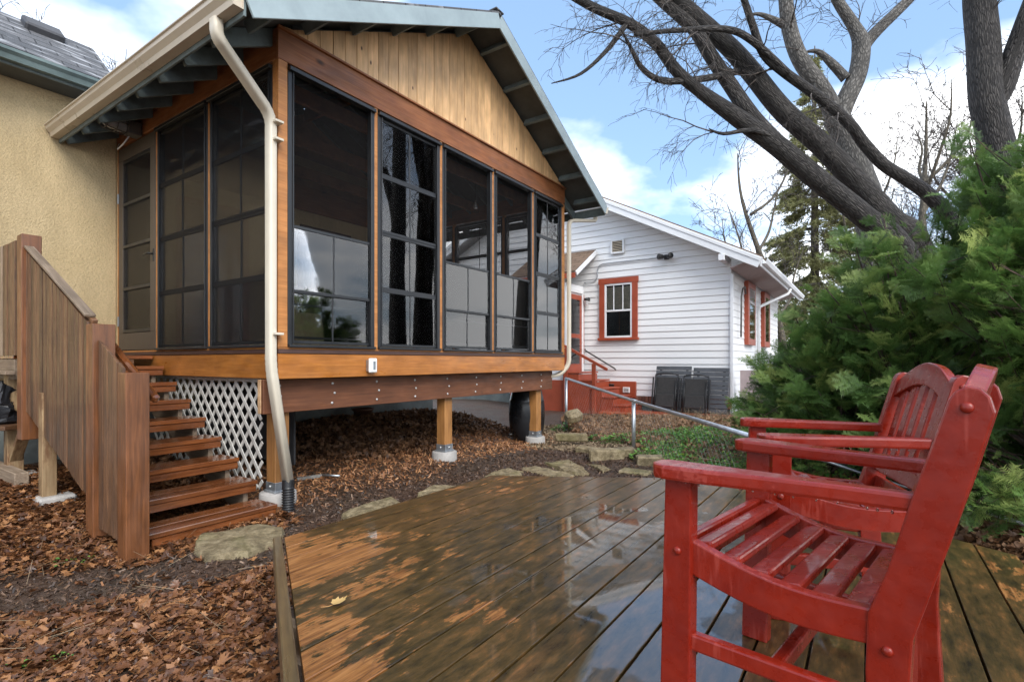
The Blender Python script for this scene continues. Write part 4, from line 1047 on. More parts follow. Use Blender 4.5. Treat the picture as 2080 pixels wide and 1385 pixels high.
for i in range(3):
    a_, b_ = FR[i], FR[i + 1]; n = int((b_ - a_).length / .09)
    for k in range(n):
        p = a_.lerp(b_, k / n); g = gzf(p.x, p.y) + .03
        for dz_ in (1, -1):
            q = a_.lerp(b_, k / n + dz_ * (p.z - g) / (b_ - a_).length * .9)
            tt = k / n + dz_ * (p.z - g) / (b_ - a_).length * .9
            if 0 <= tt <= 1: wires.append(([p, Vector((q.x, q.y, gzf(q.x, q.y) + .03))], [.0006] * 2, 3))
tubes('wire_mesh', fe, 'galvanised', wires, kind='stuff')

# ------------------------------------------------------------------ barrel, pot, bag
bp_ = ongr(1070, 893, -.25); bz = gzf(bp_.x, bp_.y)
rb = thing('rain_barrel', 'black plastic rain barrel beneath the right end of the porch', 'barrel', (bp_.x, bp_.y, bz))
lathe('body', rb, 'black_plastic', [(.001, .0), (.22, .0), (.235, .02), (.27, .14), (.275, .155), (.28, .165), (.298, .33), (.305, .45), (.298, .58), (.288, .64), (.292, .655), (.28, .68), (.255, .80), (.24, .84), (.001, .86)], WM[rb].copy(), 40)
lathe('lid', rb, 'black_plastic', [(.001, .875), (.20, .872), (.21, .845)], WM[rb].copy(), 30)
lathe('spigot', rb, 'dark_lamp', [(.02, 0), (.02, .05), (.012, .055), (.001, .06)], frame(WM[rb].translation + Vector((-.25, -.1, .1)), Z, (-1, -.4, 0)), 10)
pp = pf(3.5, PD - .35); pz = gzf(pp.x, pp.y)
pt = thing('flower_pot', 'brown plant pot standing on the leaf pile under the porch', 'pot', (pp.x, pp.y, pz + .02))
lathe('body', pt, 'pot_brown', [(.001, 0), (.11, 0), (.12, .01), (.165, .19), (.185, .19), (.187, .225), (.17, .225), (.155, .17), (.001, .165)], WM[pt].copy(), 26)
lathe('rim', pt, 'pot_brown', [(.188, .20), (.192, .205), (.192, .222), (.17, .230)], WM[pt].copy(), 26)
bg = at(-4, 830, 4.95)
me_v, me_f = [], []
for i in range(14):
    for k in range(22):
        u = i / 13; a = 2 * math.pi * k / 22
        rr_ = .21 * (1.0 - .35 * u ** 2) * (1 + .14 * math.sin(5 * a + 6 * u) + .08 * math.sin(11 * a - 7 * u) + random.uniform(-.06, .06)) * (.75 if i == 0 else 1)
        me_v.append((rr_ * math.cos(a), rr_ * .8 * math.sin(a), u * .36 + u * .05 * math.sin(3 * a + u * 9)))
for i in range(13):
    for k in range(22): me_f.append((i * 22 + k, i * 22 + (k + 1) % 22, (i + 1) * 22 + (k + 1) % 22, (i + 1) * 22 + k))
me_f.append(tuple(range(22))[::-1]); me_f.append(tuple(range(13 * 22, 14 * 22)))
shelf = bar('shelf_board', st, 'guard_wood', bg + Vector((-.5, .05, -.165)), bg + Vector((.26, -.02, -.165)), .34, .04, Z, .004)
tag(link('plastic_bag', mesh('plastic_bag', me_v, me_f, False), 'bag_black', None, Matrix.Translation(bg + Vector((-.06, 0, -.145)))), 'black plastic bag on the shelf below the landing', 'bag')

# ------------------------------------------------------------------ hexagonal deck
DZ = .15
V0 = ongr(578, 1091, DZ); V0.z = 0
def rot(v, d): c_, s_ = math.cos(rad(d)), math.sin(rad(d)); return Vector((v.x * c_ - v.y * s_, v.x * s_ + v.y * c_, 0))
HX = [V0]
for k in range(5): HX.append(HX[-1] + rot(A, -60 * k) * 1.80)
HC = sum(HX, Vector()) / 6
dk = thing('wooden_deck', 'wet mossy low hexagonal wooden deck in front of the porch', 'deck', (HC.x, HC.y, 0))
hab = [((p - C0).dot(A), (p - C0).dot(B)) for p in HX]
def clip(poly, val, keep_above):
    out = []
    for i in range(len(poly)):
        p, q = poly[i], poly[(i + 1) % len(poly)]
        ip, iq = (p[1] >= val) == keep_above, (q[1] >= val) == keep_above
        if ip: out.append(p)
        if ip != iq:
            t = (val - p[1]) / (q[1] - p[1]); out.append((p[0] + (q[0] - p[0]) * t, val))
    return out
bmax = max(b for a, b in hab); bmin = min(b for a, b in hab)
b = bmax; k = 0
while b > bmin + .01:
    w_ = .1405; g = .0075
    pl_ = clip(clip(hab, b - w_, True), b, False)
    if len(pl_) >= 3:
        ac = sum(p[0] for p in pl_) / len(pl_); bc = b - w_ / 2
        loc = [(p[0] - ac, -(p[1] - bc)) for p in pl_]
        o = prism('plank', dk, 'deck_wood', loc[::-1], .036, frame(pf(ac, bc, DZ - .018 + random.uniform(-.0012, .0012)), A, -B), .003)
    b -= w_ + g; k += 1
for i in range(6):
    p, q = HX[i], HX[(i + 1) % 6]; d_ = (q - p).normalized(); out = (((p + q) / 2) - HC).normalized()
    if i == 5: bar('edge_board', dk, 'deck_edge', p + out * .034 - d_ * .02 + Z * (DZ - .063), q + out * .034 + d_ * .01 + Z * (DZ - .063), .042, .138, Z, .005)
    else: bar('skirt_board', dk, 'deck_edge', p - out * .03 + d_ * .04 + Z * (DZ - .105), q - out * .03 - d_ * .04 + Z * (DZ - .105), .036, .13, Z, .004); bar('skirt_board', dk, 'deck_edge', p - out * .035 + d_ * .04 + Z * (DZ - .245), q - out * .035 - d_ * .04 + Z * (DZ - .245), .036, .138, Z, .004)
for k in range(7):
    a_ = -1.55 + k * .5
    c_ = pf(a_, 0) ; m_ = HC + A * (-1.35 + k * .45); hl = 1.45 - abs(-1.35 + k * .45) * .45
    bar('joist', dk, 'grey_wood', m_ - B * hl + Z * (DZ - .105), m_ + B * hl + Z * (DZ - .105), .04, .13, Z, .003)

for i in range(6): box('deck_post', dk, 'grey_wood', HX[i].lerp(HC, .12) + Z * -.13, (.09, .09, .36), A, Z, .004)

# ------------------------------------------------------------------ red garden chairs
def garden_chair(O, yaw, lab):
    t = thing('garden_chair', lab, 'chair', (O[0], O[1], DZ + .0015), 'red garden chairs on the deck', yaw)
    M0 = WM[t]
    def L(name, me, M=None, par=None): return link(name, me, 'red_paint', par or t, M0 @ (M if M is not None else Matrix.Identity(4)))
    def lbar(name, p0, p1, w, th, up=Z, bev=.006, par=None):
        p0, p1 = Vector(p0), Vector(p1); d_ = p1 - p0
        M = frame((p0 + p1) / 2, d_, up); return L(name, soft_box((d_.length, w, th), bev), M, par)
    def wy(x): return .30 + .085 * min(0, x)         # outer half width, narrower to the back
    for s in (1, -1):
        # front leg
        leg = L('front_leg', prism_mesh([(-.062, 0), (.018, 0), (.002, .62), (-.068, .62)], .042, .004), frame(Vector((0, s * (wy(0) - .021), 0)), X, Z))
        bl_ = link('bolt', bolt_mesh_red(), 'red_paint', leg, M0 @ frame(Vector((-.032, s * wy(0), .44)), X, Y * s))
        # rear post, bent back above the seat
        front = [(-.432, 0), (-.424, .28), (-.428, .40), (-.462, .50), (-.500, .648), (-.556, .845)]
        top = [(-.566, .862), (-.583, .872), (-.602, .868), (-.615, .853)]
        rear = [(-.622, .825), (-.572, .62), (-.520, .43), (-.503, .37), (-.498, .28), (-.512, 0)]
        pts = rear[::-1] + top[::-1] + front[::-1]
        yo = wy(-.5) - .02
        po = L('rear_post', prism_mesh(pts[::-1], .042, .004), frame(Vector((0, s * yo, 0)), X, Z) @ Matrix.Rotation(0, 4, 'Z'))
        for bx_, bz_ in ((-.583, .832), (-.462, .335)): link('bolt', bolt_mesh_red(), 'red_paint', po, M0 @ frame(Vector((bx_, s * (yo + .0205), bz_)), X, Y * s))
        # arm: paddle, broad at the front
        arm = [(.040, -.02), (.040, .02), (.026, .045), (0, .055), (-.10, .052), (-.22, .036), (-.36, .024), (-.51, .020), (-.51, -.022), (-.36, -.028), (-.22, -.034), (-.10, -.040), (0, -.042), (.026, -.036)]
        cx = [(x, y * s + 0) for x, y in arm]
        Ma = frame(Vector((0, s * (wy(0) - .028), .6375)), X - Y * s * .085, -Y * s)   # outline lies flat: local y is up
        if s > 0: pts2 = [(x, -y) for x, y in arm]; Ma = frame(Vector((0, wy(0) - .026, .6375)), X + Y * .085, -Y)
        else: pts2 = [(x, y) for x, y in arm]; Ma = frame(Vector((0, -(wy(0) - .026), .6375)), X - Y * .085, -Y)
        L('arm', prism_mesh(pts2, .036, .008), Ma)
        # curved side rail
        n = 10; top_, bot = [], []
        for k in range(n + 1):
            u = k / n; x = -.058 - u * .375; z = .470 - .062 * u - .020 * math.sin(math.pi * u) * 1.2
            top_.append((x, z)); bot.append((x, z - .085 + .012 * u))
        sr = L('side_rail', prism_mesh(top_ + bot[::-1], .032, .004), frame(Vector((0, s * (wy(0) - .026), 0)), X + Y * s * .085, Z))
        lbar('stretcher', (-.05, s * (wy(-.05) - .022), .215), (-.44, s * (wy(-.44) - .022), .205), .03, .042)
    # seat slats
    for k in range(6):
        x = -.075 - k * .066; u = (-x - .058) / .375; z = .470 - .062 * u - .020 * math.sin(math.pi * u) * 1.2 - .014
        hw = wy(x) - .043; tl = -.165 - .20 * math.cos(math.pi * u) * .16
        lbar('seat_slat', (x, -hw, z), (x, hw, z), .050, .022, (tl * -.9, 0, 1), .006)
    lbar('front_rail', (-.03, -(wy(0) - .043), .425), (-.03, wy(0) - .043, .425), .028, .085)
    lbar('rear_rail', (-.487, -(wy(-.5) - .043), .40), (-.487, wy(-.5) - .043, .40), .026, .075, (-.2, 0, 1))
    lbar('cross_stretcher', (-.25, -.255, .21), (-.25, .255, .21), .03, .04)
    # back: arched top rail, five slats, lower rail
    bx = lambda z: -.525 - (z - .648) * .285 if z > .43 else -.463
    hw = wy(-.5) - .0415
    n = 16; arc_t, arc_b = [], []
    for k in range(n + 1):
        y = -hw + 2 * hw * k / n; c_ = math.cos(y / hw * math.pi / 2)
        arc_t.append((y, .838 + .075 * c_ - .80)); arc_b.append((y, .765 + .060 * c_ - .80))
    dn = Vector((-.285, 0, 1)).normalized()
    Mb = frame(Vector((-.572, 0, .80)), Y, dn)
    L('top_rail', prism_mesh(arc_b + arc_t[::-1], .036, .005), Mb)
    lbar('lower_back_rail', (bx(.49) - .008, -hw, .49), (bx(.49) - .008, hw, .49), .026, .06, dn)
    for k in range(5):
        y = (k - 2) * hw * .36
        zt = .80 + .055 * math.cos(y / hw * math.pi / 2) - .025
        lbar('back_slat', (bx(.505) - .008, y, .505), (-.572 - (zt - .80) * .285, y, zt), .052, .016, (1, 0, .285), .005)
    # rain drops hanging from arms and rails
    dv_, df_ = [], []
    for s in (1, -1):
        for k in range(26):
            if random.random() < .35: continue
            x = .02 - k * .0195 + random.uniform(-.006, .006)
            for (yy, zz) in ((s * (wy(x) - .0 + (.018 if x > -.15 else -.004)), .619),):
                r_ = random.uniform(.0018, .0034); b0 = len(dv_)
                for i in range(4):
                    for q in range(6):
                        ph = (0.15, .75, .95, .45)[i]; dz_ = (0, -.8, -1.6, -2.3)[i]
                        dv_.append((x + r_ * ph * math.cos(q * 1.047), yy + r_ * ph * math.sin(q * 1.047), zz + r_ * (dz_ + .3)))
                for i in range(3):
                    for q in range(6): df_.append((b0 + i * 6 + q, b0 + i * 6 + (q + 1) % 6, b0 + (i + 1) * 6 + (q + 1) % 6, b0 + (i + 1) * 6 + q))
                df_.append(tuple(b0 + 18 + q for q in range(6)))
    link('water_drops', mesh('water_drops', dv_, df_, True), 'water_drop', t, M0.copy(), 'stuff')
    return t
_sb = {}
def soft_box(d, bev):
    key = tuple(round(x, 3) for x in d)
    if key not in _sb:
        import bmesh
        bm = bmesh.new(); bmesh.ops.create_cube(bm, size=1)
        for v in bm.verts: v.co = Vector((v.co.x * d[0], v.co.y * d[1], v.co.z * d[2]))
        bmesh.ops.bevel(bm, geom=bm.edges[:], offset=min(bev, min(d) * .4), segments=2, profile=.5, affect='EDGES')
        me = bpy.data.meshes.new('slat'); bm.to_mesh(me); bm.free(); _sb[key] = me
    return _sb[key]
_rb = []
def bolt_mesh_red():
    if not _rb:
        pr = [(.0105, 0), (.0105, .003), (.008, .006), (.004, .0075), (.0002, .008)]; V, Fc = [], []
        for k in range(14):
            for q, z in pr: V.append((q * math.cos(6.2832 * k / 14), q * math.sin(6.2832 * k / 14), z))
        for k in range(14):
            for i in range(4): Fc.append((k * 5 + i, ((k + 1) % 14) * 5 + i, ((k + 1) % 14) * 5 + i + 1, k * 5 + i + 1))
        _rb.append(mesh('bolt', V, Fc, True))
    return _rb[0]
garden_chair((.604, 1.56), rad(135.8), 'red painted garden armchair in the foreground, seen from behind its arm')
garden_chair((1.012, 2.15), rad(162.5), 'red painted garden armchair with arched slatted back, partly behind the nearer one')

# ------------------------------------------------------------------ stones
def stone(poly_px, z_top, th, lab, group='flat stones in the bed', z_at=None):
    P = [ongr(x, y, z_top) for x, y in poly_px]; c_ = sum(P, Vector()) / len(P)
    pts = []
    for i in range(len(P)):
        p, q = P[i], P[(i + 1) % len(P)]
        for t in (0, .33, .66):
            m_ = p.lerp(q, t) - c_; pts.append(m_ * (1 + random.uniform(-.10, .07)))
    n = len(pts); V = []
    for s_, z in ((.62, .014), (.95, .004), (.99, -.014), (1.05, -th)):
        for p in pts: V.append((p.x * s_, p.y * s_, z + (random.uniform(-.011, .011) if s_ < 1 else 0)))
    V.append((0, 0, .010)); f_ = [[i, (i + 1) % n, 4 * n] for i in range(n)]
    for r_ in range(3): f_ += [[r_ * n + i, (r_ + 1) * n + i, (r_ + 1) * n + (i + 1) % n, r_ * n + (i + 1) % n] for i in range(n)]
    c_.z = z_top
    tag(link('flagstone', mesh('flagstone', V, f_), 'flagstone', None, Matrix.Translation(c_)), lab, 'stone', group)
stone([(388, 1103), (415, 1083), (480, 1070), (550, 1060), (585, 1078), (560, 1100), (505, 1122), (425, 1131)], -.215, .08, 'large mossy flat stone at the foot of the stairs')
stone([(690, 1043), (740, 1025), (800, 1008), (818, 1020), (745, 1044), (700, 1054)], -.20, .08, 'narrow tan stone lying along the middle of the deck edge')
stone([(850, 1000), (880, 987), (945, 984), (960, 992), (862, 1008)], -.18, .08, 'mossy stone by the deck edge below the middle porch post')
stone([(980, 968), (1000, 958), (1035, 949), (1066, 958), (1052, 970)], -.18, .08, 'tan stone at the far corner of the deck')
stone([(1052, 952), (1085, 947), (1130, 955), (1170, 965), (1156, 971), (1110, 967)], -.18, .08, 'long grey stone along the far edge of the deck')
stone([(1103, 939), (1140, 934), (1155, 931), (1165, 940), (1188, 950), (1198, 962), (1180, 963), (1145, 955)], -.16, .1, 'pale rough stone just past the far end of the deck')
stone([(1193, 941), (1222, 945), (1242, 953), (1225, 957)], -.15, .08, 'small pinkish stone right of the pale rough stone')
def block(px, py, zt, d_, rz, lab):
    p = ongr(px, py, zt); n = 8
    me = chamfer_mesh(d_, .018, 'flagstone').copy(); 
    for v in me.vertices: v.co *= 1 + random.uniform(-.06, .06)
    tag(link('wall_stone', me, 'flagstone', None, Matrix.Translation(p - Z * d_[2] / 2) @ Matrix.Rotation(rz, 4, 'Z')), lab, 'stone', 'terrace wall stones')
block(1195, 908, -.06, (.34, .16, .16), -.8, 'tan terrace stone nearest the right porch post')
block(1232, 911, .0, (.42, .2, .16), -.1, 'long tan terrace stone left of the fence post')
block(1272, 909, .0, (.22, .2, .16), .05, 'short tan terrace stone touching the fence post')
block(1320, 925, -.02, (.30, .2, .14), -.2, 'mossy terrace stone right of the fence post')
block(1290, 955, -.12, (.34, .2, .1), -.6, 'low flat stone between the deck corner and the fence')
block(1160, 880, -.05, (.5, .14, .12), -.05, 'weathered edging stone behind the right porch post')
V, f_ = [], []
tag(link('rock', chamfer_mesh((.30, .22, .2), .05, 'flagstone'), 'flagstone', None, Matrix.Translation(at(1165, 845, 9.2)) @ Matrix.Rotation(.5, 4, 'X') @ Matrix.Rotation(.4, 4, 'Z')), 'tilted brown rock in the bed behind the right porch post', 'stone')
CPk = at(1165, 845, 9.2)
# edging boards and odds and ends under the porch
for (x0, y0, x1, y1, lab) in ((600, 968, 652, 958, 'grey board lying under the porch, farther one'), (603, 975, 655, 967, 'grey board lying under the porch, nearer one')):
    p, q = ongr(x0, y0, -.2), ongr(x1, y1, -.2)
    tag(bar('loose_board', None, 'plank_grey', p + Z * .01, q + Z * .01, .04, .03, Z, .003), lab, 'board')
p, q = ongr(655, 968, -.19), ongr(690, 970, -.19)
tag(tubes('pipe', None, 'galvanised', [([p + Z * .02, q + Z * .02], [.012, .012], 10)]), 'short metal pipe lying under the porch beside the boards', 'pipe')
# ------------------------------------------------------------------ trees
def smooth_path(pts, rs, sub=4):
    P = [Vector(p) for p in pts]; out, ro = [], []
    for i in range(len(P) - 1):
        p0, p1, p2, p3 = P[max(i - 1, 0)], P[i], P[i + 1], P[min(i + 2, len(P) - 1)]
        for k in range(sub):
            t = k / sub
            out.append(.5 * ((2 * p1) + (p2 - p0) * t + (2 * p0 - 5 * p1 + 4 * p2 - p3) * t * t + (3 * p1 - p0 - 3 * p2 + p3) * t ** 3)); ro.append(rs[i] * (1 - t) + rs[i + 1] * t)
    out.append(P[-1]); ro.append(rs[-1]); return out, ro
def rand_perp(d, R):
    v = Vector((R.gauss(0, 1), R.gauss(0, 1), R.gauss(0, 1))); v -= d * v.dot(d); return v.normalized()
def grow(paths, pts, rs, level, R, L0, dens, droop, up, minr=.0022, bias=Vector()):
    """spawn side branches along a limb"""
    if level <= 0: return
    tot = sum((pts[i + 1] - pts[i]).length for i in range(len(pts) - 1))
    n = max(1, int(tot * dens * R.uniform(.8, 1.2)))
    for _ in range(n):
        u = R.uniform(.18, 1.0); k = min(int(u * (len(pts) - 1)), len(pts) - 2)
        p = pts[k].lerp(pts[k + 1], R.random()); d = (pts[k + 1] - pts[k]).normalized(); r0 = rs[k]
        ang = R.uniform(.55, 1.15); nd = (d * math.cos(ang) + rand_perp(d, R) * math.sin(ang) + bias * .5 + Z * up).normalized()
        L = L0 * R.uniform(.5, 1.25) * (1 - .35 * u); m = 6 if level > 1 else 4
        r1 = max(minr, min(r0 * .5, L * .011 + .001)); q, qr = [p], [r1]
        for i in range(1, m + 1):
            nd = (nd + Vector((R.gauss(0, .17), R.gauss(0, .17), R.gauss(0, .15) - droop * (i / m) + up * .1))).normalized()
            q.append(q[-1] + nd * (L / m)); qr.append(max(minr * .6, r1 * (1 - .78 * i / m)))
        paths.append((q, qr, 5 if r1 > .012 else (4 if r1 > .005 else 3)))
        grow(paths, q, qr, level - 1, R, L0 * .5, dens * 1.75, droop, up, minr, bias)
def tree(name, lab, cat, limbs, base, seed, bark='bark_dark', twig='bark_twig', levels=3, L0=1.6, dens=1.0, droop=.12, up=.08, group=None, minr=.0022, skip=(), sides=14, bias=Vector(), twig_from=0.0):
    t = thing(name, lab, cat, base, group); R = random.Random(seed); thick, thin = [], []
    for i, (pts, rs) in enumerate(limbs):
        p, r_ = smooth_path(pts, rs, 5); thick.append((p, r_, sides))
        if i in skip: continue
        k = int(len(p) * twig_from); grow(thin, p[k:], r_[k:], levels, R, L0, dens, droop, up, minr, bias)
    tubes('trunk', t, bark, thick, uv=True)
    if thin: tubes('twigs', t, twig, thin, uv=True, kind='stuff')
    return t
def px(l, d): return [at(x, y, d if dd is None else dd) for x, y, dd in [(q + (None,))[:3] for q in l]]
# leaning maple behind the yew
D = 7.3
base = Vector((6.05, 7.5, gzf(6.05, 7.5)))
A1 = [base + Vector((.1, 0, -.1)), base + Vector((.02, 0, .9)), at(1862, 505, 7.45), at(1807, 446, 7.4), at(1742, 373, 7.35), at(1668, 295, 7.25), at(1590, 225, 7.15), at(1529, 150, 7.05), at(1490, 105, 7.0), at(1440, 58, 6.9), at(1373, -2, 6.8), at(1290, -85, 6.65), at(1190, -210, 6.4)]
R1 = [.28, .24, .19, .168, .15, .14, .133, .126, .118, .108, .098, .085, .065]
B1 = [base + Vector((-.05, -.1, 1.2)), at(1830, 510, 7.3), at(1755, 440, 7.2), at(1655, 360, 7.05), at(1577, 295, 6.95), at(1503, 243, 6.85), at(1417, 182, 6.7), at(1373, 143, 6.6), at(1330, 87, 6.5), at(1278, 48, 6.4), at(1200, 13, 6.25), at(1110, -40, 6.0)]
R1b = [.22, .172, .147, .138, .128, .112, .075, .072, .066, .06, .052, .04]
B2 = [at(1585, 300, 6.98), at(1530, 240, 6.95), at(1478, 165, 6.95), at(1440, 108, 6.9), at(1408, 58, 6.85), at(1343, 0, 6.8), at(1270, -70, 6.7)]
R2 = [.115, .10, .092, .088, .08, .072, .055]
C1 = [at(2000, 560, 7.7), at(1935, 450, 7.6), at(1885, 395, 7.55), at(1841, 364, 7.5), at(1794, 334, 7.4), at(1752, 288, 7.3), at(1729, 256, 7.2), at(1677, 208, 7.1), at(1590, 145, 6.9), at(1550, 108, 6.8), at(1529, 52, 6.7), at(1508, -10, 6.6), at(1480, -90, 6.5)]
R3 = [.12, .11, .095, .085, .08, .076, .072, .066, .06, .052, .046, .04, .03]
C2 = [at(1600, 150, 6.9), at(1530, 85, 6.7), at(1475, 60, 6.6), at(1380, 62, 6.4), at(1290, 70, 6.2)]
C3 = [at(1500, 145, 7.0), at(1430, 160, 6.8), at(1350, 165, 6.5), at(1305, 140, 6.4), at(1280, 95, 6.3), at(1262, 60, 6.2)]
C4 = [at(1640, 330, 7.0), at(1545, 268, 6.8), at(1470, 272, 6.7), at(1440, 262, 6.6)]
C5 = [at(1275, 45, 6.4), at(1235, 100, 6.3), at(1180, 150, 6.2), at(1120, 170, 6.1)]
tree('leaning_maple_tree', 'dark leaning bare maple with several heavy limbs reaching left over the yard', 'tree',
     [(A1, R1), (B1, R1b), (B2, R2), (C1, R3), (C2, [.05, .045, .04, .03, .02]), (C3, [.045, .042, .038, .032, .022, .008]), (C4, [.04, .032, .022, .006]), (C5, [.036, .028, .018, .005])],
     base, 11, levels=3, L0=1.1, dens=3.9, droop=.22, up=.0, minr=.0034, twig_from=.42, skip=(7,), bias=Vector((-.25, -.1, -.1)))
# upright trunk at the right edge
eb_ = Vector((6.45, 6.9, gzf(6.45, 6.9)))
E1 = [eb_ - Z * .1, eb_ + Vector((-.02, 0, 1.2)), at(2035, 380, 6.9), at(2017, 262, 6.9), at(2003, 195, 6.9), at(1997, 87, 6.9), at(1989, 0, 6.9), at(1985, -120, 6.9), at(1978, -300, 6.9)]
E2 = [at(2010, 225, 6.9), at(2036, 180, 6.85), at(2060, 110, 6.8), at(2085, 40, 6.7), at(2120, -60, 6.6)]
tree('upright_tree', 'dark ridged upright tree trunk forking at the right edge, behind the yew', 'tree', [(E1, [.26, .23, .195, .188, .185, .178, .172, .16, .13]), (E2, [.12, .13, .12, .11, .09])], eb_, 5, levels=3, L0=1.2, dens=2.6, twig_from=.5, minr=.003)
# grey maple farther back
gb_ = Vector((8.0, 11.0, 0)); G = 11.0
G0 = [gb_ - Z * .1, at(1790, 600, G), at(1765, 420, G), at(1742, 347, G), at(1722, 282, G), at(1695, 235, G)]
G1 = [at(1700, 240, G), at(1668, 182, G), at(1625, 120, G), at(1604, 60, G), at(1596, 0, G), at(1590, -100, G)]
G2 = [at(1700, 250, G), at(1718, 205, G), at(1742, 150, G), at(1749, 92, G), at(1735, 55, G), at(1700, 0, G), at(1660, -80, G)]
G3 = [at(1746, 115, G), at(1770, 75, G), at(1846, 0, G), at(1900, -60, G)]
G4 = [at(1718, 160, G), at(1690, 130, G), at(1660, 105, G), at(1630, 108, G)]
G5 = [at(1606, 60, G), at(1580, 45, G), at(1545, 30, G), at(1520, 30, G)]
tree('grey_maple_tree', 'pale grey bare maple forking into a Y behind the leaning limbs', 'tree', [(G0, [.36, .33, .28, .27, .25, .24]), (G1, [.19, .18, .16, .15, .14, .1]), (G2, [.2, .19, .18, .17, .12, .10, .07]), (G3, [.12, .12, .10, .07]), (G4, [.10, .085, .05, .012]), (G5, [.09, .07, .04, .012])],
     gb_, 21, 'bark_grey', 'bark_twig', 3, 1.6, 2.3, .1, .08, minr=.0055, twig_from=.35)
# far bare trees
def far_tree(bx_, d, top, lab, seed, lean=0, h=8, n=5, L0=2.4, r=.13, up=.12, x_spread=1.0):
    R = random.Random(seed); b0 = Vector(((bx_ - 1040) / F * d, d, 0)); limbs = []
    tr = [b0 - Z * .1, b0 + Vector((lean * .2, 0, h * .25)), b0 + Vector((lean * .5, 0, h * .5)), b0 + Vector((lean, 0, h * .8)), b0 + Vector((lean * 1.1, 0, h))]
    limbs.append((tr, [r * 1.2, r, r * .8, r * .4, r * .12]))
    for k in range(n):
        u = R.uniform(.3, .75); p = tr[0].lerp(tr[-1], u); a = R.uniform(0, 6.28)
        d1 = Vector((math.cos(a) * x_spread, math.sin(a) * .6, R.uniform(.6, 1.2))).normalized(); L = h * R.uniform(.25, .45)
        limbs.append(([p, p + d1 * L * .35, p + (d1 + Z * .25).normalized() * L * .7 + Vector((R.uniform(-.2, .2), 0, 0)), p + (d1 + Z * .5).normalized() * L], [r * .42, r * .32, r * .22, r * .07]))
    tree('bare_tree', lab, 'tree', limbs, b0, seed, 'bark_far', 'bark_twig', 3, L0, 2.3, .04, up, 'bare trees far behind', .0085, sides=8, twig_from=.3)
far_tree(1605, 17.5, 0, 'slim bare tree just right of the white roof, left of the spruce', 31, lean=-1.6, h=8.0, n=6, L0=1.7, r=.13)
far_tree(1860, 16, 0, 'bare brown tree seen between the leaning limbs and the upright trunk', 32, lean=.3, h=9.0, n=8, L0=2.0, r=.14)
far_tree(2010, 18, 0, 'bare brown tree behind the upright trunk at the right edge', 33, lean=-.4, h=10, n=8, L0=2.2, r=.15)
far_tree(1745, 20, 0, 'bare tree behind the pale grey maple', 34, lean=.3, h=9, n=6, L0=2.0, r=.13)
far_tree(45, 13, 0, 'thin bare tree showing above the stucco house roof at the far left', 35, lean=.2, h=9.2, n=5, L0=1.0, r=.09, x_spread=.35)
far_tree(225, 15, 0, 'thin bare tree showing above the stucco house roof beside the porch gutter', 36, lean=.1, h=9.3, n=4, L0=1.0, r=.09, x_spread=.35)

# ------------------------------------------------------------------ spruces behind
def conifer(bx_, d, h, lab, seed, spread, r=.2, y0=.12, droop=.45, dens=1.0):
    R = random.Random(seed); rg = np.random.default_rng(seed); b0 = Vector(((bx_ - 1040) / F * d, d, 0))
    t = thing('spruce_tree', lab, 'tree', b0, 'spruces far behind')
    tubes('trunk', t, 'bark_far', [([b0 - Z * .1, b0 + Z * h * .5, b0 + Z * h], [r, r * .65, .02], 10)], uv=True)
    br, C_, D_ = [], [], []
    z = h * y0
    while z < h * .985:
        u = z / h; ln = spread * (1 - u) ** .75 * (1.0 if u > .25 else .6 + u * 1.6)
        for k in range(R.choice((3, 4, 5))):
            a = R.uniform(0, 6.28); L = ln * R.uniform(.55, 1.15); d1 = Vector((math.cos(a), math.sin(a), .12))
            pts = [b0 + Z * z + d1 * (L * s) + Z * (-droop * L * s * s * R.uniform(.8, 1.2)) for s in (0, .35, .7, 1)]
            br.append((pts, [.028 * (1.1 - u) + .006, .02 * (1.1 - u) + .005, .012, .005], 4))
            m = int(26 * L * dens) + 4
            for _ in range(m):
                s = R.uniform(.2, 1.0) ** .8; i = min(int(s * 3), 2); p = pts[i].lerp(pts[i + 1], s * 3 - i)
                sd = Vector((-math.sin(a), math.cos(a), 0)) * R.gauss(0, .16 * L)
                C_.append(p + sd + Z * R.uniform(-.22, .02)); D_.append((d1 + sd * 1.2 + Z * R.uniform(-1.0, -.1)).normalized())
        z += h * R.uniform(.014, .026)
    tubes('branches', t, 'bark_far', br, uv=True, kind='stuff')
    C_ = np.array([tuple(v) for v in C_]); D_ = np.array([tuple(v) for v in D_]); n = len(C_)
    # each tuft: 9 thin blades round a drooping twig
    V, T_, ti = [], [], []
    nb_ = 10
    for k in range(nb_):
        s = .28 * rg.random(n)[:, None]; o = C_ + D_ * s
        dr = D_ * .6 + rg.normal(0, .55, (n, 3)); dr /= np.linalg.norm(dr, axis=1)[:, None]
        sd = np.cross(dr, rg.normal(0, 1, (n, 3))); sd /= np.linalg.norm(sd, axis=1)[:, None]
        L = rg.uniform(.10, .22, n)[:, None]; w_ = .022
        V += [o - sd * w_, o + sd * w_, o + dr * L]
        ti += [np.clip(rg.normal(.5, .25, n), 0, 1)] * 3
    V = np.stack(V, 0).reshape(nb_, 3, n, 3).transpose(2, 0, 1, 3).reshape(-1, 3); ti = np.stack(ti, 0).reshape(nb_, 3, n).transpose(2, 0, 1).reshape(-1)
    T_ = np.arange(len(V)).reshape(-1, 3)
    bb = np.array(tuple(b0)); link('foliage', tri_mesh('foliage', V - bb, T_, ti), 'spruce_needles', t, WM[t].copy(), 'stuff')
conifer(1655, 22, 14.3, 'tall pale green spruce with drooping boughs behind the white house', 41, 2.6, .22, dens=1.25)
conifer(1742, 26, 9.5, 'shorter thin spruce right of the tall one, behind the yew', 42, 2.0, .2, dens=.8)

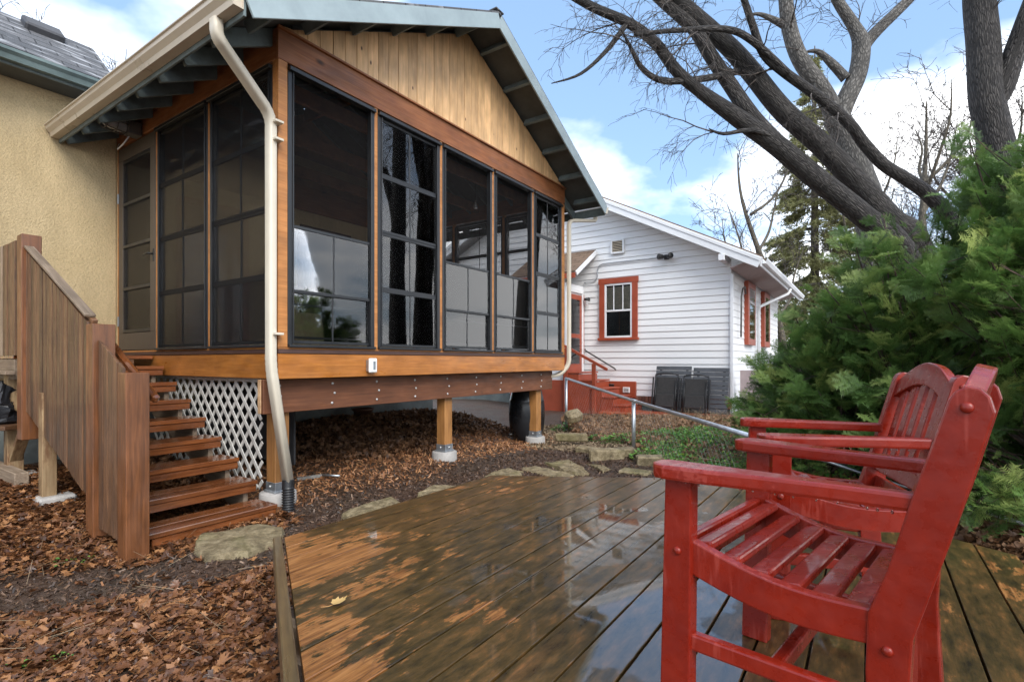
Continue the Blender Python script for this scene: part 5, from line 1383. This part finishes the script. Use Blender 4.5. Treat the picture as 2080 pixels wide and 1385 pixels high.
# ------------------------------------------------------------------ yew hedge
def yew_spray(rg, twigs=6):
    """flat spray along +x in the xy plane, about 0.16 long; returns (n,3,3) blade triangles"""
    tris = []
    def row(p0, d, L, nl):
        sd = np.array((-d[1], d[0], 0))
        for k in range(nl):
            u = (k + .5) / nl; o = p0 + d * L * u
            for s in (1, -1):
                dr = d * .55 + sd * s * .85 + np.array((0, 0, rg.normal(.10, .25))); dr /= np.linalg.norm(dr)
                ln = .025 * (1 - .35 * abs(u - .45)) * rg.uniform(.8, 1.2); w_ = np.cross(dr, (0, 0, 1)) ; w_ /= np.linalg.norm(w_)
                tris.append((o - w_ * .0024, o + w_ * .0024, o + dr * ln))
    ax = np.array((1., 0, 0)); row(np.zeros(3), ax, .15, 17)
    for k in range(twigs):
        u = .15 + .62 * k / twigs; s = 1 if k % 2 else -1; d = np.array((.72, s * .69, rg.normal(0, .18))); d /= np.linalg.norm(d)
        row(ax * .15 * u, d, .085 * (1 - .4 * u) * rg.uniform(.8, 1.2), 11)
    return np.array(tris)
def yew(c, rx, ry, h, lab, seed, n, zmin=.12):
    rg = np.random.default_rng(seed); R = random.Random(seed)
    zg = gzf(c[0], c[1]); t = thing('yew_shrub', lab, 'shrub', (c[0], c[1], zg), 'yew shrubs behind the deck')
    base_sprays = [yew_spray(rg) for _ in range(5)]
    stems = []; O, DR, UP = [], [], []
    nst = 46
    for i in range(nst + 22):
        a = R.uniform(0, 6.28); e = math.asin(R.uniform(.05, .98))
        rr_ = R.uniform(.80, 1.14) if i < nst else R.uniform(1.08, 1.26)
        tip = np.array((c[0] + math.cos(a) * math.cos(e) * rx * rr_, c[1] + math.sin(a) * math.cos(e) * ry * rr_, zg + .10 + math.sin(e) * (h - .1) * (R.uniform(.85, 1.06) if i < nst else R.uniform(1.05, 1.22))))
        b0 = np.array((c[0] + R.gauss(0, .12), c[1] + R.gauss(0, .12), zg - .02))
        m1 = b0 * .62 + tip * .38 + np.array((0, 0, .16 * h)); pts = []
        for s in np.linspace(0, 1, 9): pts.append(b0 * (1 - s) ** 2 + m1 * 2 * s * (1 - s) + tip * s * s)
        pts = np.array(pts); stems.append(([tuple(p) for p in pts], list(np.linspace(.024, .004, 9)), 6))
        m = int(n / nst) if i < nst else int(n / nst * .42)
        for _ in range(m):
            s = R.uniform(.30, 1.0) ** .7 if i < nst else R.uniform(.66, 1.0); k = min(int(s * 8), 7); f = s * 8 - k; p = pts[k] * (1 - f) + pts[k + 1] * f
            d = pts[k + 1] - pts[k]; d /= np.linalg.norm(d)
            off = rg.normal(0, 1, 3) * np.array((.21, .21, .12)) * ((1.1 - .75 * s) if i < nst else .28)
            out = np.array((p[0] + off[0] - c[0], p[1] + off[1] - c[1], 0)); out /= np.linalg.norm(out) + 1e-6
            pp_ = p + off
            if pp_[2] < zg + zmin: continue
            O.append(pp_); dd = d * .75 + out * .55 + rg.normal(0, .42, 3) + np.array((0, 0, .02)); DR.append(dd / np.linalg.norm(dd))
            UP.append(np.array((0, 0, 1.)) + rg.normal(0, .45, 3) + out * .45)
    sub = []
    for j in R.sample(range(len(O)), len(O) // 3):
        p = O[j]; sub.append(([tuple(p - DR[j] * .22 - np.array((0, 0, .03))), tuple(p), tuple(p + DR[j] * .1)], [.004, .003, .0015], 3))
    tubes('stems', t, 'yew_bark', stems + sub, uv=True, kind='stuff')
    O, DR, UP = map(np.array, (O, DR, UP))
    yv = np.cross(UP, DR); yv /= np.linalg.norm(yv, axis=1)[:, None]; zv = np.cross(DR, yv)
    Vs, ts = [], []
    pick = rg.integers(0, 5, len(O)); sc = rg.uniform(.6, 1.65, len(O))
    # new growth at the outside is paler than the old needles within
    cl = np.sin(O[:, 0] * 7.3 + 2 * O[:, 2]) * np.sin(O[:, 1] * 6.1 + 1.7) * np.sin(O[:, 2] * 8.2 + O[:, 0] * 3)
    tn = np.clip(.36 + .30 * cl + .16 * rg.normal(0, 1, len(O)) + .35 * (rg.random(len(O)) < .2), 0, 1)
    for j in range(5):
        id_ = np.where(pick == j)[0]; S = base_sprays[j]
        f3 = np.stack([DR[id_], yv[id_], zv[id_]], 1) * sc[id_][:, None, None]
        V = np.einsum('tvk,nkd->ntvd', S, f3) + O[id_][:, None, None, :]
        tt = tn[id_][:, None, None] + (S[:, :, 0] / .15 * .22 - .08)[None] + rg.normal(0, .05, (len(id_), 1, 1))
        Vs.append(V.reshape(-1, 3)); ts.append(np.clip(tt, 0, 1).reshape(-1))
    V = np.concatenate(Vs) - np.array((c[0], c[1], zg)); tv = np.concatenate(ts)
    link('foliage', tri_mesh('foliage', V, np.arange(len(V)).reshape(-1, 3), tv), 'yew_needles', t, WM[t].copy(), 'stuff')
yew((3.25, 5.15), .82, .8, 1.62, 'low dark green yew in front of the white house corner', 51, 2300)
yew((3.75, 4.75), 1.0, .9, 2.4, 'middle dark green yew behind the farther red chair', 52, 2700)
yew((4.05, 3.7), 1.2, 1.0, 2.85, 'tall dark green yew at the right edge behind the chairs', 53, 4000, .02)

# ------------------------------------------------------------------ leaf litter, mulch, ground plants
def leaf_shape():
    a = np.radians([0, 18, 32, 48, 62, 82, 104, 124, 146, 166, 180]); r_ = np.array([1.0, .74, .88, .62, .90, .64, .72, .50, .52, .34, .2])
    pts = [(0, 0)] + [(r_[i] * np.cos(a[i]), r_[i] * np.sin(a[i])) for i in range(len(a))] + [(r_[i] * np.cos(-a[i]), r_[i] * np.sin(-a[i])) for i in range(len(a) - 2, 0, -1)]
    P = np.array(pts); n = len(P) - 1
    return P, np.array([(0, 1 + i, 1 + (i + 1) % n) for i in range(n)])
LP, LT = leaf_shape()
def scatter(name, mat, lab, cat, P, size, tilt, rg, shape='leaf', lift=(.004, .03), tint=(.45, .25), curl=.5, kind='stuff'):
    n = len(P)
    if shape == 'leaf': S, Tt = LP, LT
    elif shape == 'chip': S = np.array([(-1, -.28), (1, -.22), (.85, .25), (-.9, .3)]); Tt = np.array([(0, 1, 2), (0, 2, 3)])
    elif shape == 'oval': S = np.array([(0, 0), (.35, -.42), (.8, -.38), (1.1, 0), (.8, .38), (.35, .42)]); Tt = np.array([(0, 1, 2), (0, 2, 3), (0, 3, 4), (0, 4, 5)])
    else: S = np.array([(-1, -.011), (1, -.011), (1, .011), (-1, .011)]); Tt = np.array([(0, 1, 2), (0, 2, 3)])
    sz = rg.uniform(size[0], size[1], n)
    L3 = np.zeros((n, len(S), 3)); L3[:, :, :2] = S[None] * (1 + .24 * rg.normal(0, 1, (n, len(S), 1)) * (shape == 'leaf'))
    c1, c2 = rg.normal(0, curl, n), rg.normal(curl * .25, curl, n)
    L3[:, :, 2] = c1[:, None] * (S[None, :, 0] ** 2 - .2) * .8 + c2[:, None] * np.abs(S[None, :, 1]) * .7 + rg.normal(0, .05 if shape == 'leaf' else .004, (n, len(S)))
    L3 *= sz[:, None, None]
    yaw = rg.uniform(0, 2 * np.pi, n); tx, ty = rg.normal(0, tilt, n), rg.normal(0, tilt, n)
    cy, sy = np.cos(yaw), np.sin(yaw)
    Rz = np.zeros((n, 3, 3)); Rz[:, 0, 0] = cy; Rz[:, 0, 1] = -sy; Rz[:, 1, 0] = sy; Rz[:, 1, 1] = cy; Rz[:, 2, 2] = 1
    Rx = np.zeros((n, 3, 3)); Rx[:, 0, 0] = 1; Rx[:, 1, 1] = np.cos(tx); Rx[:, 1, 2] = -np.sin(tx); Rx[:, 2, 1] = np.sin(tx); Rx[:, 2, 2] = np.cos(tx)
    Ry = np.zeros((n, 3, 3)); Ry[:, 1, 1] = 1; Ry[:, 0, 0] = np.cos(ty); Ry[:, 0, 2] = np.sin(ty); Ry[:, 2, 0] = -np.sin(ty); Ry[:, 2, 2] = np.cos(ty)
    Rm = Rz @ Rx @ Ry
    V = np.einsum('nij,nvj->nvi', Rm, L3)
    z0 = gz(P[:, 0], P[:, 1]) if P.shape[1] == 2 else P[:, 2]
    low = np.clip(-V[:, :, 2].min(1), 0, .02) * .7
    V[:, :, 0] += P[:, 0, None]; V[:, :, 1] += P[:, 1, None]; V[:, :, 2] += (z0 + low + rg.uniform(lift[0], lift[1], n))[:, None]
    tv = np.clip(rg.normal(tint[0], tint[1], n)[:, None] + rg.normal(0, .08, (n, len(S))), 0, 1)
    T_ = (Tt[None] + (np.arange(n) * len(S))[:, None, None]).reshape(-1, 3)
    o = link(name, tri_mesh(name, V.reshape(-1, 3), T_, tv.reshape(-1)), mat, None, None, kind)
    return tag(o, lab, cat)
rg = np.random.default_rng(99)
def seg_dist(P, a, b):
    a, b = np.array(a), np.array(b); ab = b - a; t = np.clip(((P - a) @ ab) / (ab @ ab), 0, 1); return np.linalg.norm(P - (a + t[:, None] * ab), axis=1)
def in_hex(P, grow_=0.0):
    ins = np.ones(len(P), bool)
    for i in range(6):
        p, q = HX[i], HX[(i + 1) % 6]; out = ((p + q) / 2 - HC); out.normalize()
        ins &= ((P[:, 0] - p.x) * out.x + (P[:, 1] - p.y) * out.y) < grow_
    return ins
def porch_ab(P): return (P - np.array((C0.x, C0.y))) @ np.array((A.x, A.y)), (P - np.array((C0.x, C0.y))) @ np.array((B.x, B.y))
# dirt path line (world)
PATH = [(-4.5, 2.7), (-2.9, 2.98), (-2.24, 3.2), (-1.8, 3.5), (-1.6, 4.0), (-1.5, 4.5), (-1.0, 5.2), (-.2, 6.0), (.7, 6.4), (1.3, 5.6)]
def path_d(P): return np.min([seg_dist(P, PATH[i], PATH[i + 1]) for i in range(len(PATH) - 1)], axis=0)
def ellipse_mask(P, c, r_): return ((P[:, 0] - c[0]) / r_[0]) ** 2 + ((P[:, 1] - c[1]) / r_[1]) ** 2 < 1
# 1 wet leaves in the left foreground
P = np.column_stack([rg.uniform(-5.2, .2, 52000), rg.uniform(1.3, 5.6, 52000)])
a_, b_ = porch_ab(P); pd = path_d(P)
keep = ~in_hex(P, .06) & (P[:, 1] < 5.6) & ((P[:, 0] < -.62) | (P[:, 1] < 2.4)) & ~((a_ > .05) & (P[:, 1] > 3.7)) & (b_ < 3.3)
prob = np.clip((pd - .20) / .22, .02, 1); keep &= rg.random(len(P)) < prob
scatter('leaf_litter', 'dead_leaves', 'wet brown maple leaves carpeting the ground left of the deck', 'leaves', P[keep], (.014, .042), .27, rg, lift=(.0, .018), tint=(.40, .28), curl=.36)
Q = P[keep][::2]
scatter('leaf_shreds', 'dead_leaves', 'torn scraps of wet leaf and bark among the maple leaves', 'leaves', Q + rg.normal(0, .04, Q.shape), (.006, .022), .4, rg, 'chip', (.004, .026), (.42, .32), .4)
# 2 leaf pile under the porch
P = np.column_stack([rg.uniform(-5, 1.5, 26000), rg.uniform(4.6, 10.5, 26000)]); a_, b_ = porch_ab(P)
keep = (a_ > -.3) & (a_ < 5.3) & (b_ > 1.15 + .3 * np.sin(a_ * 2.1) + rg.normal(0, .15, len(P))) & (b_ < PD - .02); Q = P[keep]; bq = b_[keep]
pile = gz(Q[:, 0], Q[:, 1]) + np.clip((bq - .8) / 1.5, 0, 1) * .10 * rg.random(len(Q)) ** .5
scatter('leaf_pile', 'dry_leaves', 'drift of brown leaves under the porch against the house wall', 'leaves', np.column_stack([Q, pile]), (.025, .055), .6, rg, lift=(.0, .02), tint=(.40, .22), curl=.6)
# 3 wood mulch under and before the porch
P = np.column_stack([rg.uniform(-2.8, 1.6, 44000), rg.uniform(3.4, 9.2, 44000)]); a_, b_ = porch_ab(P)
d_edge = np.abs(b_ + .55)
keep = ~in_hex(P, .05) & (a_ > -.2) & (b_ > -.02 + .12 * np.sin(a_ * 3) + rg.normal(0, .14, len(P))) & (b_ < 2.2) & (a_ < 5.6)
scatter('mulch', 'mulch', 'orange brown wood chips spread below the porch', 'mulch', P[keep], (.008, .028), .5, rg, 'chip', (.0, .010), (.45, .25), .2)
# 4 dark crumbs on bare soil and path
P = np.column_stack([rg.uniform(-4.8, 1.9, 110000), rg.uniform(1.5, 7.4, 110000)]); keep = ~in_hex(P, .05) & (path_d(P) < .85)
scatter('soil_crumbs', 'soil_bits', 'dark wet soil crumbs and bark bits along the bare path', 'soil', P[keep], (.004, .020), .5, rg, 'chip', (.0, .006), (.36, .28), .3)
# 5 yellowish chips on the terrace by the fence
P = np.column_stack([rg.uniform(.2, 2.0, 30000), rg.uniform(4.4, 10.0, 30000)])
fx = np.interp(P[:, 1], [4.2, 6.9, 9.5], [1.85, 1.6, .98]); keep = ~in_hex(P, .05) & (P[:, 0] < fx + .02) & (P[:, 0] > fx - .95 + .2 * np.sin(P[:, 1] * 3)) & (porch_ab(P)[0] > 3.6)
scatter('straw_mulch', 'dry_stems', 'straw coloured wood chips on the terraced path by the fence', 'mulch', P[keep], (.010, .03), .4, rg, 'chip', (.0, .012), (.45, .25), .2)
# 6 straw blades among the leaves
P = np.column_stack([rg.uniform(-3.6, -.5, 420), rg.uniform(1.6, 4.0, 420)]); P = P[~in_hex(P, .1) & (path_d(P) > .15) & ((P[:, 0] < -.6) | (P[:, 1] < 2.4))]
scatter('dry_grass', 'dry_stems', 'loose dry straw stems lying on the leaves', 'grass', P, (.04, .11), .25, rg, 'stem', (.02, .05), (.6, .2), .2)
# 7 bed beyond the fence: dry stems, ground cover
P = np.column_stack([rg.uniform(.9, 4.6, 60000), rg.uniform(4.3, 10.6, 60000)])
fx = np.interp(P[:, 1], [4.2, 6.9, 9.5], [1.85, 1.6, .98]); keep = (P[:, 0] > fx + .02) & (porch_ab(P)[0] > 3.0); P = P[keep]
wn_ = np.sin(P[:, 0] * 4.1 + 1) * np.sin(P[:, 1] * 3.3) + .5 * np.sin(P[:, 0] * 9 + P[:, 1] * 7)
green = (P[:, 1] < 7.6) & (wn_ + rg.normal(0, .7, len(P)) > -.6)
scatter('ground_cover', 'green_leaves', 'low green ground cover on the bank beyond the fence', 'ground cover', P[green][:26000], (.014, .036), .7, rg, 'oval', (.005, .10), (.45, .25), .3)
scatter('dry_bank', 'dry_leaves', 'dry brown leaves and stems on the bank beyond the fence', 'leaves', P[~green][:16000], (.02, .05), .9, rg, 'leaf', (.0, .07), (.62, .3), .5)
Q = P[rg.random(len(P)) < .10]
scatter('dry_stalks', 'dry_stems', 'tangled dry stalks on the bank beyond the fence', 'plants', Q, (.06, .16), .9, rg, 'stem', (.03, .14), (.35, .3), .2)
P = np.column_stack([rg.uniform(1.9, 6.0, 16000), rg.uniform(1.6, 5.6, 16000)]); P = P[~in_hex(P, .05)]
scatter('hedge_litter', 'dry_leaves', 'brown litter on the ground below the yews', 'leaves', P, (.02, .05), .6, rg, 'leaf', (.0, .03), (.4, .25), .5)
# 8 leafy clumps one can pick out
def clump(px_, py_, zt, r_, n, lab, seed, tint, size=(.025, .05), hgt=.12):
    p = ongr(px_, py_, zt); g = np.random.default_rng(seed); zg = gzf(p.x, p.y)
    t = thing('leafy_plant', lab, 'plant', (p.x, p.y, zg), 'green plants by the fence')
    ang = g.uniform(0, 6.28, n); rr_ = r_ * np.sqrt(g.random(n)); P3 = np.column_stack([np.cos(ang) * rr_, np.sin(ang) * rr_, hgt * (1 - (rr_ / r_) ** 2) * g.uniform(.4, 1, n)])
    V, T_, ti = [], [], []
    S = np.array([(0, 0), (.3, -.45), (.8, -.40), (1.1, 0), (.8, .40), (.3, .45)])
    for j in range(n):
        s_ = g.uniform(*size); a = ang[j] + g.normal(0, .6); c_, sn = math.cos(a), math.sin(a); tl = g.uniform(-.2, .6); b0 = len(V)
        for x, y in S: V.append((P3[j, 0] + s_ * (x * c_ - y * sn), P3[j, 1] + s_ * (x * sn + y * c_), P3[j, 2] + s_ * (x * tl + abs(y) * .5)))
        T_ += [(b0, b0 + 1, b0 + 2), (b0, b0 + 2, b0 + 3), (b0, b0 + 3, b0 + 4), (b0, b0 + 4, b0 + 5)]; ti += [float(np.clip(g.normal(tint, .18), 0, 1))] * 6
    link('leaves', tri_mesh('leaves', np.array(V), np.array(T_), ti), 'green_leaves', t, WM[t].copy(), 'stuff')
    tubes('stems', t, 'dry_stems_tube', [([Vector((p.x, p.y, zg - .01)), Vector((p.x + P3[j, 0] * .6, p.y + P3[j, 1] * .6, zg + P3[j, 2] * .7)), Vector((p.x + P3[j, 0], p.y + P3[j, 1], zg + P3[j, 2]))], [.003, .0025, .002], 4) for j in range(0, n, 3)], kind='stuff')
MATS['dry_stems_tube'] = plain('stem_green', (.10, .12, .04), .6)
clump(1255, 890, -.03, .26, 150, 'bright green leafy plant left of the fence post', 61, .6)
clump(1215, 873, -.03, .16, 70, 'small green plant beside the bright one left of the fence post', 62, .45)
clump(1308, 918, -.02, .16, 80, 'bright green plant at the foot of the fence, right of the post', 63, .65)
clump(1440, 882, .0, .30, 150, 'yellow green plant patch on the bank near the red walkway', 64, .9, (.03, .05), .08)
clump(1145, 858, -.05, .22, 90, 'green plant in the bed behind the right porch post', 65, .35)
clump(128, 1150, -.27, .07, 16, 'tiny green seedling among the leaves near the bottom stair post', 66, .55, (.014, .024), .04)
clump(118, 1345, -.28, .05, 14, 'tiny green seedling among the leaves at the lower left', 67, .6, (.012, .02), .03)
clump(35, 1365, -.28, .06, 16, 'tiny green seedling in the bottom left corner', 68, .5, (.012, .02), .03)
clump(185, 1140, -.27, .05, 12, 'tiny green seedling left of the bottom stair post', 69, .55, (.012, .022), .03)
# 9 single fallen leaf on the deck
lf = ongr(683, 1226, DZ + .006); pts = LP * .042
V = [(x, y, .004 + .5 * (x * x + y * y) / .042 * (.6 if y > 0 else 1.0)) for x, y in pts]
MATS['yellow_stalk'] = plain('stalk_tan', (.45, .25, .09), .5)
lv = thing('fallen_leaf', 'single yellow maple leaf lying on the wet deck boards', 'leaf', (lf.x, lf.y, DZ + .004), None, .6)
me = tri_mesh('blade', np.array(V), LT, np.full(len(V), .6)); link('blade', me, 'yellow_leaf', lv, WM[lv].copy())
tubes('stalk', lv, 'yellow_stalk', [([WM[lv] @ Vector((-.004, 0, .004)), WM[lv] @ Vector((-.03, -.006, .003)), WM[lv] @ Vector((-.055, .004, .003))], [.0016, .0013, .001], 5)]) if 'yellow_stalk' in MATS else None
